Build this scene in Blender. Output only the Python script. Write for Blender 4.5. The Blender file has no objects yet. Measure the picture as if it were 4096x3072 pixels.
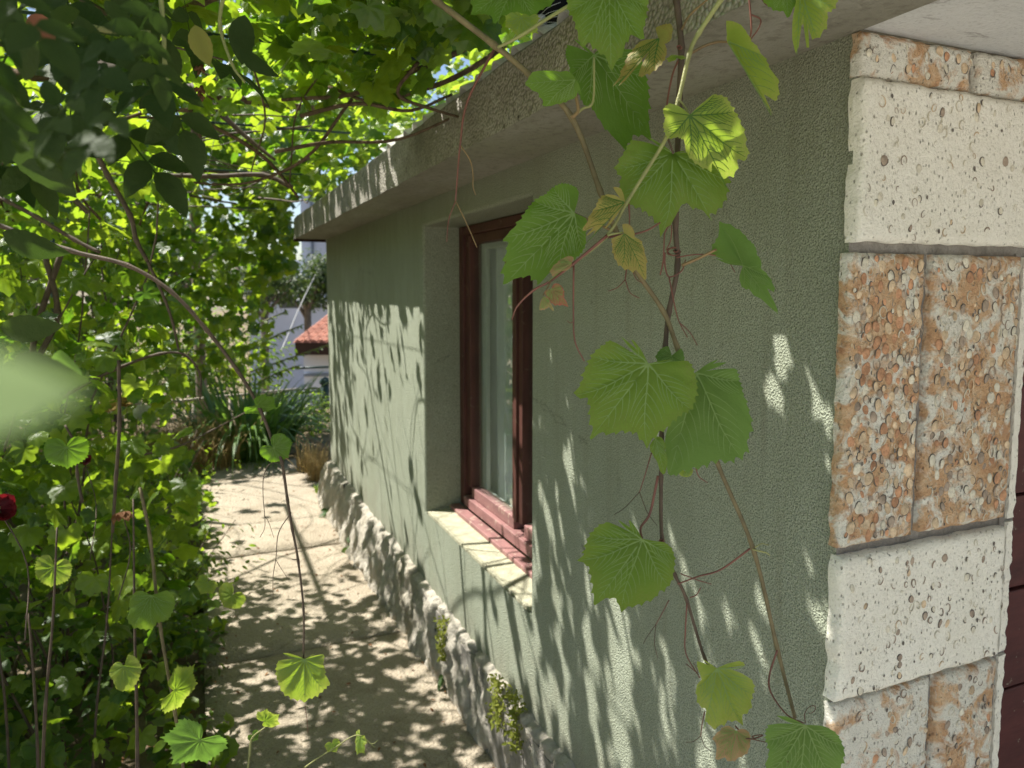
import bpy, math, random
import numpy as np
from mathutils import Vector, Matrix, noise as mnoise
random.seed(7)
RNG = np.random.default_rng(11)
sc = bpy.context.scene
COL = sc.collection
PI = math.pi
R_ = math.radians

# ------------------------------------------------------------------ camera, light, exposure
FPX, YAW, PITCH, EYE = 735.0, R_(23.1), R_(5.3), 1.6
cam = bpy.data.cameras.new('camera')
cam.sensor_width = 36.0
cam.lens = FPX * 36.0 / 1024.0
cam.shift_y = -26.0 / 1024.0
cam.clip_start = 0.02
cam.clip_end = 600
cam.dof.use_dof = True
cam.dof.focus_distance = 1.05
cam.dof.aperture_fstop = 7.5
camo = bpy.data.objects.new('camera', cam)
COL.objects.link(camo)
CAM = Vector((0, 0, EYE))
FW = Vector((math.sin(YAW)*math.cos(PITCH), math.cos(YAW)*math.cos(PITCH), -math.sin(PITCH)))
RT = Vector((math.cos(YAW), -math.sin(YAW), 0))
UP = RT.cross(FW)
m = Matrix((RT, UP, -FW)).transposed().to_4x4()
m.translation = CAM
camo.matrix_world = m
sc.camera = camo

SUN_TRAVEL = Vector((1.0, -0.85, -1.96)).normalized()
sun_el = math.asin(-SUN_TRAVEL.z)
to_sun = -SUN_TRAVEL
sun_az = math.atan2(to_sun.x, to_sun.y)
world = bpy.data.worlds.new('World')
sc.world = world
world.use_nodes = True
wn = world.node_tree
sky = wn.nodes.new('ShaderNodeTexSky')
sky.sky_type = 'NISHITA'
sky.sun_disc = False
sky.sun_elevation = sun_el
sky.sun_rotation = sun_az
bg = wn.nodes['Background']
bg.inputs['Strength'].default_value = 0.08
wn.links.new(sky.outputs['Color'], bg.inputs['Color'])
sl = bpy.data.lights.new('sun', 'SUN')
sl.energy = 5.0
sl.angle = R_(0.53)
sl.color = (1.0, 0.965, 0.905)
so = bpy.data.objects.new('sun', sl)
COL.objects.link(so)
so.rotation_euler = SUN_TRAVEL.to_track_quat('-Z', 'Y').to_euler()
sc.view_settings.view_transform = 'Standard'
sc.view_settings.look = 'None'
sc.view_settings.gamma = 1.0
sc.view_settings.use_curve_mapping = False
sc.view_settings.exposure = 1.12
sc.cycles.max_bounces = 8
sc.cycles.diffuse_bounces = 5
sc.cycles.glossy_bounces = 3
sc.cycles.transmission_bounces = 5
sc.cycles.transparent_max_bounces = 8
sc.cycles.caustics_reflective = False
sc.cycles.caustics_refractive = False


def at(px, py, d):
    """world point seen at pixel (1024x768 frame) at depth d metres"""
    return CAM + (FW + RT*((px-512)/FPX) - UP*((py-358)/FPX))*d


def atf(px, py, d):
    return at(px/4.0, py/4.0, d)


def on_ground(px, py, z=0.0):
    r = FW + RT*((px-512)/FPX) - UP*((py-358)/FPX)
    return CAM + r*((z-EYE)/r.z)

# ------------------------------------------------------------------ helpers


def link(o, parent=None):
    COL.objects.link(o)
    if parent is not None:
        o.parent = parent
    return o


def thing(name, label, cat, group=None, loc=(0, 0, 0)):
    o = bpy.data.objects.new(name, None)
    o.empty_display_size = 0.05
    o.location = loc
    o['label'] = label
    o['category'] = cat
    if group:
        o['group'] = group
    COL.objects.link(o)
    return o


def tag(o, label=None, cat=None, group=None, kind=None):
    if label: o['label'] = label
    if cat: o['category'] = cat
    if group: o['group'] = group
    if kind: o['kind'] = kind
    return o


def mesh_from(name, verts, faces, mats=(), midx=None, smooth=False, uv=None):
    me = bpy.data.meshes.new(name)
    me.from_pydata([tuple(v) for v in verts], [], [tuple(f) for f in faces])
    for m_ in mats:
        me.materials.append(m_)
    if midx is not None:
        me.polygons.foreach_set('material_index', np.asarray(midx, dtype=np.int32))
    if smooth:
        me.polygons.foreach_set('use_smooth', np.ones(len(me.polygons), dtype=bool))
    if uv is not None:
        lay = me.uv_layers.new(name='UVMap')
        li = np.empty(len(me.loops), dtype=np.int32)
        me.loops.foreach_get('vertex_index', li)
        lay.data.foreach_set('uv', np.asarray(uv, dtype=np.float32)[li].ravel())
    me.update()
    return me


def obj(name, me, parent=None, loc=None):
    o = bpy.data.objects.new(name, me)
    if loc is not None:
        o.location = loc
    return link(o, parent)


def fast_mesh(name, V, T, mats, uv=None, midx=None, smooth=True):
    """V (n,3) float, T (k,3) int triangles"""
    me = bpy.data.meshes.new(name)
    n, k = len(V), len(T)
    me.vertices.add(n)
    me.vertices.foreach_set('co', np.asarray(V, dtype=np.float32).ravel())
    me.loops.add(k*3)
    me.loops.foreach_set('vertex_index', np.asarray(T, dtype=np.int32).ravel())
    me.polygons.add(k)
    me.polygons.foreach_set('loop_start', np.arange(k, dtype=np.int32)*3)
    me.polygons.foreach_set('loop_total', np.full(k, 3, dtype=np.int32))
    for m_ in mats:
        me.materials.append(m_)
    if midx is not None:
        me.polygons.foreach_set('material_index', np.asarray(midx, dtype=np.int32))
    if uv is not None:
        lay = me.uv_layers.new(name='UVMap')
        lay.data.foreach_set('uv', np.asarray(uv, dtype=np.float32)[np.asarray(T).ravel()].ravel())
    if smooth:
        me.polygons.foreach_set('use_smooth', np.ones(k, dtype=bool))
    me.update(calc_edges=True)
    me.validate()
    return me


class MB:
    """collects shapes into one mesh"""
    def __init__(s):
        s.v, s.f, s.m = [], [], []

    def add(s, verts, faces, mi=0):
        b = len(s.v)
        s.v += [tuple(v) for v in verts]
        s.f += [tuple(b+i for i in f) for f in faces]
        s.m += [mi]*len(faces)

    def box(s, x0, x1, y0, y1, z0, z1, mi=0):
        v = [(x, y, z) for x in (x0, x1) for y in (y0, y1) for z in (z0, z1)]
        s.add(v, [(0, 1, 3, 2), (4, 6, 7, 5), (0, 4, 5, 1), (2, 3, 7, 6), (0, 2, 6, 4), (1, 5, 7, 3)], mi)

    def tube(s, pts, rad, n=6, mi=0, caps=True):
        pts = [Vector(p) for p in pts]
        if not hasattr(rad, '__len__'):
            rad = [rad]*len(pts)
        vs = []
        t = (pts[1]-pts[0]).normalized()
        u = t.orthogonal().normalized()
        for i, p in enumerate(pts):
            if i == 0: t2 = pts[1]-pts[0]
            elif i == len(pts)-1: t2 = pts[-1]-pts[-2]
            else: t2 = pts[i+1]-pts[i-1]
            if t2.length < 1e-9: t2 = t
            t2 = t2.normalized()
            u = (u - t2*u.dot(t2))
            if u.length < 1e-6: u = t2.orthogonal()
            u.normalize()
            w = t2.cross(u)
            for k in range(n):
                an = 2*PI*k/n
                vs.append(p + (u*math.cos(an)+w*math.sin(an))*rad[i])
            t = t2
        fs = []
        for i in range(len(pts)-1):
            for k in range(n):
                k2 = (k+1) % n
                fs.append((i*n+k, i*n+k2, (i+1)*n+k2, (i+1)*n+k))
        if caps:
            fs.append(tuple(range(n-1, -1, -1)))
            fs.append(tuple((len(pts)-1)*n+k for k in range(n)))
        s.add(vs, fs, mi)

    def mesh(s, name, mats, smooth=False):
        return mesh_from(name, s.v, s.f, mats, s.m, smooth)

    def build(s, name, mats, parent=None, smooth=False, bevel=0):
        if not isinstance(mats, (list, tuple)): mats = [mats]
        o = obj(name, s.mesh(name, mats, smooth), parent)
        if bevel:
            b = o.modifiers.new('bevel', 'BEVEL')
            b.width = bevel; b.segments = 2; b.limit_method = 'ANGLE'
        return o


def spline(pts, sub=5):
    """Catmull-Rom through points"""
    P = [Vector(p) for p in pts]
    if len(P) < 3: return [P[0].lerp(P[-1], i/sub) for i in range(sub+1)]
    P = [P[0]*2-P[1]] + P + [P[-1]*2-P[-2]]
    out = []
    for i in range(1, len(P)-2):
        a, b, c, d = P[i-1], P[i], P[i+1], P[i+2]
        for k in range(sub):
            t = k/sub
            out.append(0.5*((2*b)+(c-a)*t+(2*a-5*b+4*c-d)*t*t+(3*b-a-3*c+d)*t**3))
    out.append(P[-2])
    return out

# ------------------------------------------------------------------ materials


class NT:
    def __init__(s, name):
        s.mat = bpy.data.materials.new(name)
        s.mat.use_nodes = True
        s.t = s.mat.node_tree
        s.t.nodes.clear()
        s.out = s.n('ShaderNodeOutputMaterial')
        s.co = None

    def n(s, typ, **kw):
        nd = s.t.nodes.new(typ)
        for k, v in kw.items():
            setattr(nd, k, v)
        return nd

    def l(s, a, b): s.t.links.new(a, b)

    def set(s, nd, **kw):
        for k, v in kw.items():
            sock = nd.inputs[k.replace('_', ' ')]
            if hasattr(v, 'type') and hasattr(v, 'links'): s.l(v, sock)
            else: sock.default_value = v
        return nd

    def coord(s, kind='Object'):
        return s.n('ShaderNodeTexCoord').outputs[kind]

    def pos(s):
        return s.n('ShaderNodeNewGeometry').outputs['Position']

    def noise(s, vec, scale, detail=4, rough=.55, dist=0, out='Fac'):
        nd = s.n('ShaderNodeTexNoise')
        nd.inputs['Scale'].default_value = scale
        nd.inputs['Detail'].default_value = detail
        nd.inputs['Roughness'].default_value = rough
        nd.inputs['Distortion'].default_value = dist
        s.l(vec, nd.inputs['Vector'])
        return nd.outputs[out]

    def voro(s, vec, scale, feature='F1', out='Distance', rnd=1.0):
        nd = s.n('ShaderNodeTexVoronoi', feature=feature)
        nd.inputs['Scale'].default_value = scale
        nd.inputs['Randomness'].default_value = rnd
        s.l(vec, nd.inputs['Vector'])
        return nd.outputs[out]

    def ramp(s, fac, stops, interp='LINEAR'):
        nd = s.n('ShaderNodeValToRGB')
        cr = nd.color_ramp
        cr.interpolation = interp
        while len(cr.elements) < len(stops): cr.elements.new(0.5)
        for e, (p, c) in zip(cr.elements, stops):
            e.position = p
            if not hasattr(c, '__len__'): c = (c, c, c)
            e.color = (*c, 1)
        s.l(fac, nd.inputs['Fac'])
        return nd.outputs['Color']

    def mix(s, fac, a, b, mode='MIX'):
        nd = s.n('ShaderNodeMix', data_type='RGBA', blend_type=mode)
        for sock, v in ((nd.inputs['Factor'], fac), (nd.inputs['A'], a), (nd.inputs['B'], b)):
            if hasattr(v, 'links'): s.l(v, sock)
            elif hasattr(v, '__len__'): sock.default_value = (*v, 1)
            else: sock.default_value = v
        # RGBA sockets share names; index explicitly
        return nd

    def mixc(s, fac, a, b, mode='MIX'):
        nd = s.n('ShaderNodeMix', data_type='RGBA', blend_type=mode)
        def put(i, v):
            sock = nd.inputs[i]
            if hasattr(v, 'links'): s.l(v, sock)
            elif hasattr(v, '__len__'): sock.default_value = (*v, 1)
            else: sock.default_value = v
        put(0, fac); put(6, a); put(7, b)
        return nd.outputs[2]

    def math(s, op, a, b=0.0, c=None, clamp=False):
        nd = s.n('ShaderNodeMath', operation=op, use_clamp=clamp)
        for i, v in enumerate((a, b) if c is None else (a, b, c)):
            if hasattr(v, 'links'): s.l(v, nd.inputs[i])
            else: nd.inputs[i].default_value = v
        return nd.outputs[0]

    def mapping(s, vec, scale=(1, 1, 1), rot=(0, 0, 0), loc=(0, 0, 0)):
        nd = s.n('ShaderNodeMapping')
        nd.inputs['Scale'].default_value = scale
        nd.inputs['Rotation'].default_value = rot
        nd.inputs['Location'].default_value = loc
        s.l(vec, nd.inputs['Vector'])
        return nd.outputs['Vector']

    def bump(s, height, dist, strength=1.0, normal=None):
        nd = s.n('ShaderNodeBump')
        nd.inputs['Distance'].default_value = dist
        nd.inputs['Strength'].default_value = strength
        s.l(height, nd.inputs['Height'])
        if normal is not None: s.l(normal, nd.inputs['Normal'])
        return nd.outputs['Normal']

    def principled(s, color, rough=.8, spec=.3, normal=None, **kw):
        nd = s.n('ShaderNodeBsdfPrincipled')
        def put(k, v):
            if hasattr(v, 'links'): s.l(v, nd.inputs[k])
            elif hasattr(v, '__len__'): nd.inputs[k].default_value = (*v, 1)
            else: nd.inputs[k].default_value = v
        put('Base Color', color); put('Roughness', rough); put('Specular IOR Level', spec)
        if normal is not None: s.l(normal, nd.inputs['Normal'])
        for k, v in kw.items(): put(k, v)
        return nd.outputs[0]

    def finish(s, shader, disp=None):
        s.l(shader, s.out.inputs['Surface'])
        return s.mat


def mat_simple(name, color, rough=.8, spec=.3, var=.15, scale=8, bump=0, bscale=60):
    t = NT(name)
    p = t.pos()
    n1 = t.noise(p, scale, 5)
    c2 = tuple(min(1, c*(1+var)) for c in color); c1 = tuple(c*(1-var) for c in color)
    col = t.ramp(n1, [(.3, c1), (.7, c2)])
    nm = t.bump(t.noise(p, bscale, 4), bump) if bump else None
    return t.finish(t.principled(col, rough, spec, nm))


def mat_render():
    t = NT('green_roughcast')
    p = t.pos()
    grain = t.noise(p, 380, 2, .5)
    pits = t.voro(p, 260)
    h = t.math('ADD', t.math('MULTIPLY', pits, .8), t.math('MULTIPLY', grain, .7))
    big = t.noise(p, 2.2, 5, .6)
    st = t.noise(t.mapping(p, (1, 3.0, .35)), 3.0, 5, .6)
    base = t.ramp(big, [(.3, (.325, .350, .262)), (.7, (.400, .428, .330))])
    base = t.mixc(t.ramp(st, [(.45, 0), (.75, .35)]), base, (.26, .275, .185))
    # browner, darker tone towards the top of the wall, broken up by noise
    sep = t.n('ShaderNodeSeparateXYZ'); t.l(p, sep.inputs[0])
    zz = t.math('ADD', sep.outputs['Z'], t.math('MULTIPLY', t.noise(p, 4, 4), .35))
    top_tone = t.ramp(t.math('SUBTRACT', zz, 1.30), [(.45, 0), (.95, .45)])
    base = t.mixc(top_tone, base, (.25, .245, .165))
    base = t.mixc(t.ramp(t.noise(p, 330, 3, .6), [(.38, .8), (.53, 0)]), base, (.12, .13, .095))
    low = t.math('SUBTRACT', .95, t.math('ADD', sep.outputs['Z'], t.math('MULTIPLY', t.noise(p, 6, 5, .7), .7)))
    base = t.mixc(t.ramp(low, [(.12, 0), (.45, .7)]), base, (.24, .22, .165))
    drips = t.noise(t.mapping(p, (1, 14, .9)), 2.0, 4, .6)
    base = t.mixc(t.ramp(drips, [(.54, 0), (.74, .5)]), base, (.22, .225, .16))
    ckd = t.math('ADD', t.voro(t.mapping(p, (1, 1, .8)), 1.1, 'DISTANCE_TO_EDGE'), t.math('MULTIPLY', t.math('SUBTRACT', t.noise(p, 18, 5, .7), .5), .07))
    ckm = t.math('MULTIPLY', t.ramp(t.math('ABSOLUTE', ckd), [(.0, .55), (.0035, 0)]), t.ramp(t.noise(p, 1.7, 2), [(.52, 0), (.56, 1)]))
    base = t.mixc(ckm, base, (.10, .10, .08))
    speck = t.noise(p, 26, 3)
    base = t.mixc(t.ramp(speck, [(.70, 0), (.76, .5)]), base, (.17, .17, .12))
    nm = t.bump(h, .0036, .9)
    return t.finish(t.principled(base, .95, .15, nm))


def mat_soffit():
    t = NT('painted_concrete_soffit')
    p = t.pos()
    a = t.noise(t.mapping(p, (1, .25, 1)), 6, 6, .6)
    b = t.noise(p, 60, 4)
    base = t.ramp(a, [(.3, (.215, .20, .150)), (.55, (.285, .27, .215)), (.75, (.34, .32, .265))])
    base = t.mixc(t.ramp(t.noise(p, 2.1, 4), [(.45, 0), (.7, .5)]), base, (.25, .26, .16))
    base = t.mixc(t.ramp(b, [(.35, .45), (.5, 0)]), base, (.15, .13, .10))
    return t.finish(t.principled(base, .95, .1, t.bump(t.noise(p, 140, 4), .004)))


def mat_fascia():
    t = NT('pebbledash_fascia')
    p = t.pos()
    v = t.voro(p, 130)
    v2 = t.voro(p, 130, out='Color')
    n1 = t.noise(p, 5, 6, .65)
    base = t.ramp(n1, [(.3, (.22, .20, .165)), (.5, (.34, .315, .265)), (.7, (.44, .415, .36))])
    base = t.mixc(t.ramp(v, [(.0, 0), (.45, 0), (.75, .6)]), base, (.14, .125, .10))
    moss = t.noise(t.mapping(p, (1, 1, 1.2)), 9, 5, .7)
    base = t.mixc(t.ramp(moss, [(.60, 0), (.68, .85)]), base, (.045, .04, .03))
    h = t.math('SUBTRACT', 1.0, v)
    return t.finish(t.principled(base, .95, .15, t.bump(h, .006)))


def mat_ceiling():
    t = NT('whitewashed_porch_ceiling')
    p = t.pos()
    a = t.noise(t.mapping(p, (1, 2.4, 1)), 5, 8, .7, .5)
    base = t.ramp(t.noise(p, 3, 4), [(.3, (.50, .495, .465)), (.7, (.62, .61, .58))])
    base = t.mixc(t.ramp(a, [(.60, 0), (.66, .6), (.68, .1)]), base, (.20, .18, .16))
    base = t.mixc(t.ramp(t.noise(p, 220, 3), [(.3, .35), (.45, 0)]), base, (.28, .26, .23))
    return t.finish(t.principled(base, .95, .1, t.bump(t.noise(p, 120, 5), .003)))


def mat_limestone(name, orange, grey=0.0):
    t = NT(name)
    p = t.pos()
    a = t.noise(p, 11 if orange < .05 else 19, 6, .62, .6)
    b = t.noise(p, 38, 6, .7)
    c = t.noise(p, 190, 4, .6)
    cream = t.ramp(t.noise(p, 6, 4), [(.3, (.80, .765, .645)), (.7, (.88, .85, .74))])
    rust = t.ramp(b, [(.3, (.44, .19, .075)), (.5, (.63, .37, .18)), (.7, (.76, .58, .38))])
    lo = .66-.235*orange
    col = t.mixc(t.ramp(a, [(lo, 0), (lo+.10, .9 if orange > .05 else .12)]), cream, rust)
    col = t.mixc(t.ramp(t.noise(p, 17, 5, .7), [(.58, 0), (.74, .22+grey)]), col, (.46, .44, .39))
    col = t.mixc(t.ramp(c, [(.30, .5), (.42, 0)]), col, (.38, .33, .25))
    pits = t.voro(t.mapping(p, (1, 1, .6)), 120)
    col = t.mixc(t.ramp(pits, [(.10, .65), (.20, 0)]), col, (.30, .27, .21))
    h = t.math('ADD', t.math('MULTIPLY', t.noise(p, 70, 6, .7), 1.0), t.math('MULTIPLY', c, .5))
    nm = t.bump(h, .011 if orange > .3 else .005)
    nm = t.bump(t.ramp(pits, [(.10, 0), (.22, 1)]), .002, 1, nm)
    return t.finish(t.principled(col, .92, .15, nm))


def mat_mortar():
    t = NT('grey_mortar')
    p = t.pos()
    col = t.ramp(t.noise(p, 30, 6, .7), [(.3, (.17, .155, .135)), (.7, (.33, .31, .275))])
    return t.finish(t.principled(col, .95, .1, t.bump(t.noise(p, 160, 4), .004)))


def mat_plinth():
    t = NT('rough_plinth_stone')
    p = t.pos()
    a = t.noise(t.mapping(p, (1, 2.2, .7), (R_(25), 0, 0)), 9, 8, .7, 1.0)
    col = t.ramp(a, [(.24, (.20, .175, .135)), (.38, (.46, .42, .345)), (.6, (.62, .57, .475)), (.75, (.70, .655, .56))])
    col = t.mixc(t.ramp(t.noise(p, 4, 4), [(.5, 0), (.7, .5)]), col, (.46, .39, .26))
    h = t.math('ADD', a, t.math('MULTIPLY', t.noise(p, 90, 6, .7), 1.0))
    return t.finish(t.principled(col, .95, .15, t.bump(h, .018)))


def mat_concrete():
    t = NT('weathered_concrete_slab')
    p = t.pos()
    a = t.noise(p, 1.6, 6, .6)
    c = t.noise(p, 150, 3, .6)
    col = t.ramp(a, [(.3, (.345, .29, .215)), (.7, (.475, .41, .31))])
    col = t.mixc(t.ramp(c, [(.36, .6), (.48, 0)]), col, (.19, .15, .105))
    v = t.voro(p, 75)
    col = t.mixc(t.ramp(v, [(.10, .45), (.28, 0)]), col, (.55, .49, .39))
    col = t.mixc(t.ramp(t.noise(p, 5, 6, .7, .5), [(.52, 0), (.70, .6)]), col, (.22, .18, .12))
    crack = t.voro(t.mapping(p, (1, .8, 1)), 1.3, 'DISTANCE_TO_EDGE')
    wob = t.math('ADD', crack, t.math('MULTIPLY', t.math('SUBTRACT', t.noise(p, 14, 4), .5), .05))
    ck = t.ramp(wob, [(.0, .30), (.003, .0)])
    col = t.mixc(ck, col, (.10, .08, .06))
    h = t.math('ADD', t.noise(p, 60, 6, .7), t.math('MULTIPLY', v, .6))
    return t.finish(t.principled(col, .93, .15, t.bump(h, .010)))


def mat_soil():
    t = NT('dry_soil')
    p = t.pos()
    col = t.ramp(t.noise(p, 5, 8, .7), [(.3, (.10, .075, .045)), (.5, (.20, .155, .10)), (.7, (.33, .27, .18))])
    return t.finish(t.principled(col, .95, .1, t.bump(t.noise(p, 30, 8, .7), .03)))


def leaf_mat(name, c_dark, c_light, t_dark, t_light, trans=.45, rough=.45, spec=.4, mottled=None, veinh=True, sat=0.0):
    """two-sided leaf: diffuse/gloss + translucency. uv.x = distance towards margin, uv.y = per-leaf random"""
    t = NT(name)
    uv = t.n('ShaderNodeUVMap'); uv.uv_map = 'UVMap'
    sep = t.n('ShaderNodeSeparateXYZ'); t.l(uv.outputs[0], sep.inputs[0])
    oi = t.n('ShaderNodeObjectInfo')
    r = t.math('FRACT', t.math('ADD', sep.outputs['Y'], oi.outputs['Random']))
    p = t.coord('Object')
    blotch = t.noise(t.pos(), 45, 4, .6)
    fac = t.math('ADD', t.math('MULTIPLY', r, .75), t.math('MULTIPLY', t.math('SUBTRACT', blotch, .5), .7), clamp=True)
    dc = t.ramp(fac, [(0, c_dark), (1, c_light)])
    tc = t.ramp(fac, [(0, t_dark), (1, t_light)])
    if veinh and trans > .35:
        shd = t.ramp(sep.outputs['X'], [(0, .72), (.9, 1.12)])
        dc = t.mixc(1.0, dc, shd, 'MULTIPLY')
    if mottled:
        my, mt = mottled
        net = t.voro(t.pos(), 240, 'DISTANCE_TO_EDGE')
        nm_ = t.ramp(net, [(.0, .25), (.22, 1)])
        e = t.math('ADD', sep.outputs['X'], t.math('MULTIPLY', t.math('SUBTRACT', t.noise(t.pos(), 22, 3), .5), 1.1))
        ef = t.ramp(e, [(.55, 0), (1.15, .8)])
        mf = t.math('MULTIPLY', ef, nm_)
        dc = t.mixc(mf, dc, my); tc = t.mixc(mf, tc, mt)
    if veinh and trans > .35:
        sp_ = t.ramp(t.noise(t.pos(), 75, 3, .6), [(.735, 0), (.765, .85)])
        dc = t.mixc(sp_, dc, (.13, .075, .03)); tc = t.mixc(sp_, tc, (.10, .05, .015))
    hb = t.noise(t.pos(), 190, 4, .65)
    nm = t.bump(hb, .0022, .8)
    a = t.principled(dc, rough, spec, nm)
    b = t.n('ShaderNodeBsdfTranslucent'); t.l(tc, b.inputs['Color'])
    mx = t.n('ShaderNodeMixShader'); mx.inputs[0].default_value = trans
    t.l(a, mx.inputs[1]); t.l(b.outputs[0], mx.inputs[2])
    return t.finish(mx.outputs[0])


M = {}
M['render'] = mat_render()
M['soffit'] = mat_soffit()
M['fascia'] = mat_fascia()
M['ceiling'] = mat_ceiling()
M['cream'] = mat_limestone('cream_shell_limestone', 0.0)
M['orange'] = mat_limestone('rust_shell_limestone', 1.0)
M['peach'] = mat_limestone('tan_shell_limestone', .72)
M['greystone'] = mat_limestone('grey_shell_limestone', .35, .35)
M['mortar'] = mat_mortar()
M['plinth'] = mat_plinth()
M['concrete'] = mat_concrete()
M['soil'] = mat_soil()
M['sill'] = mat_simple('cream_sill_plaster', (.47, .45, .32), .95, .1, .25, 24, .009, 190)
M['roof'] = mat_simple('weathered_fibre_cement', (.62, .60, .55), .95, .1, .3, 12, .003, 90)
M['sh_rust'] = mat_simple('rust_shell', (.50, .27, .15), .85, .3, .4, 60, .004, 160)
M['sh_tan'] = mat_simple('tan_shell', (.60, .46, .30), .85, .3, .35, 60, .004, 160)
M['sh_grey'] = mat_simple('brown_grey_shell', (.36, .285, .215), .75, .3, .35, 60, .004, 160)
M['sh_cream'] = mat_simple('cream_shell', (.66, .61, .48), .75, .3, .2, 60, .004, 160)
M['hole'] = mat_simple('hole_crevice_shade', (.16, .14, .115), .9, .1, .3, 60, .004, 160)  # dark colour painted for the shade in shell holes and crevices
M['white'] = mat_simple('white_painted_wood', (.80, .80, .76), .6, .3, .08, 20)
M['curtain'] = mat_simple('white_curtain', (.84, .86, .84), .9, .1, .06, 10)
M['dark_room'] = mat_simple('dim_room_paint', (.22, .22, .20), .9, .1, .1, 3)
M['bark'] = mat_simple('vine_bark', (.115, .080, .050), .95, .1, .4, 50, .006, 180)
M['cane'] = mat_simple('vine_cane', (.165, .13, .065), .6, .3, .35, 40, .001, 300)
M['cane_dark'] = mat_simple('dark_vine_cane', (.10, .07, .048), .7, .3, .3, 40, .001, 300)
M['cane_green'] = mat_simple('green_vine_cane', (.27, .27, .10), .5, .4, .25, 30, .001, 300)
M['tendril'] = mat_simple('red_tendril', (.17, .065, .045), .5, .4, .3, 30)
M['petiole'] = mat_simple('leaf_stalk', (.20, .13, .055), .5, .4, .35, 30)
M['vein'] = leaf_mat('leaf_vein', (.20, .30, .08), (.23, .33, .095), (.27, .44, .07), (.31, .48, .09), .3, .5, .3)
M['vein_y'] = leaf_mat('dark_leaf_vein', (.07, .15, .02), (.09, .17, .03), (.10, .25, .02), (.12, .28, .03), .3, .5, .3)
M['leaf_deep'] = leaf_mat('deep_green_vine_leaf', (.085, .165, .018), (.120, .205, .026), (.20, .39, .015), (.26, .47, .022), .42, .5, .28)
M['leaf_soft'] = leaf_mat('soft_green_vine_leaf', (.115, .20, .045), (.14, .23, .055), (.20, .38, .045), (.25, .43, .05), .40, .6, .2)
M['leaf_mot'] = leaf_mat('mottled_vine_leaf', (.105, .185, .020), (.145, .230, .028), (.24, .43, .018), (.29, .50, .022), .42, .5, .28,
                         mottled=((.165, .215, .035), (.26, .38, .035)))
M['leaf_lime'] = leaf_mat('yellow_green_vine_leaf', (.19, .27, .03), (.25, .33, .045), (.34, .52, .03), (.42, .58, .045), .48, .45, .4,
                          mottled=((.34, .35, .08), (.48, .52, .09)))
M['leaf_yellow'] = leaf_mat('yellowed_vine_leaf', (.27, .25, .06), (.36, .31, .08), (.44, .44, .07), (.52, .46, .09), .45, .5, .35,
                            mottled=((.30, .20, .06), (.40, .28, .07)))
M['leaf_red'] = leaf_mat('reddish_young_leaf', (.33, .10, .065), (.38, .14, .08), (.48, .17, .08), (.52, .22, .10), .4, .5, .35)
M['leaf_tan'] = leaf_mat('tan_young_leaf', (.34, .21, .10), (.40, .27, .13), (.46, .30, .11), (.54, .36, .14), .4, .5, .35)
M['fol'] = leaf_mat('pergola_vine_leaf', (.030, .065, .010), (.175, .26, .030), (.14, .31, .012), (.66, .82, .042), .52, .28, .6)
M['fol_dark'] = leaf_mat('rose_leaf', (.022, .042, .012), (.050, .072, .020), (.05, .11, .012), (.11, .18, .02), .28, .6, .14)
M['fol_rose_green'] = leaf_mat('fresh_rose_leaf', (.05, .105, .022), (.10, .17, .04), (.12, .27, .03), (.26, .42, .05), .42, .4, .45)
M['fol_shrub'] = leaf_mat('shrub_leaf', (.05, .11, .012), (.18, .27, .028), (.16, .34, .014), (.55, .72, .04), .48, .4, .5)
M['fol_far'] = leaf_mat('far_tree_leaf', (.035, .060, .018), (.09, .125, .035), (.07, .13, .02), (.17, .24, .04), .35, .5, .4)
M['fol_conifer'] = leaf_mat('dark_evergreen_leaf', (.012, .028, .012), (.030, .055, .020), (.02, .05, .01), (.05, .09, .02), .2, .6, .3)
M['leaf_sunlit_tint'] = leaf_mat('sunlit_tint_leaf', (.20, .27, .13), (.25, .33, .17), (.28, .38, .16), (.34, .45, .2), .5, .6, .2)  # pale colour stands in for sunlight on the leaf by the lens
M['yucca'] = leaf_mat('strap_leaf', (.07, .15, .040), (.18, .27, .09), (.20, .38, .04), (.36, .52, .07), .35, .35, .55)
M['dry'] = leaf_mat('dry_grass_blade', (.38, .27, .11), (.50, .38, .18), (.5, .35, .14), (.58, .44, .2), .35, .8, .2)
M['dry_leaf'] = leaf_mat('dry_brown_leaf', (.16, .075, .035), (.26, .14, .06), (.26, .10, .04), (.34, .17, .07), .3, .8, .2)
M['moss'] = leaf_mat('ledge_moss', (.16, .19, .03), (.27, .28, .05), (.25, .30, .04), (.34, .36, .06), .35, .8, .2)
M['petal_red'] = leaf_mat('dark_red_petal', (.07, .004, .007), (.13, .008, .012), (.2, .008, .012), (.26, .015, .018), .3, .5, .3)
M['petal_white'] = leaf_mat('white_petal', (.70, .70, .60), (.78, .78, .70), (.7, .72, .6), (.75, .75, .65), .35, .7, .2)
M['petal_yellow'] = leaf_mat('cream_yellow_petal', (.55, .42, .16), (.64, .52, .24), (.6, .48, .2), (.66, .55, .25), .35, .7, .2)
M['green_metal'] = mat_simple('dark_green_painted_pipe', (.018, .045, .038), .5, .4, .3, 15, .0005, 200)
M['rail'] = mat_simple('weathered_pale_rail', (.45, .38, .30), .7, .3, .2, 12, .001, 90)
M['pole_mat'] = mat_simple('weathered_pole_wood', (.20, .165, .13), .9, .15, .35, 6, .006, 30)
M['wire'] = mat_simple('galvanised_wire', (.30, .30, .28), .5, .5, .2, 20)
M['far_wall'] = mat_simple('pale_blue_white_wall', (.60, .63, .72), .9, .1, .05, .6)
M['far_wall2'] = mat_simple('white_bungalow_wall', (.62, .65, .74), .9, .1, .05, 1)
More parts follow.
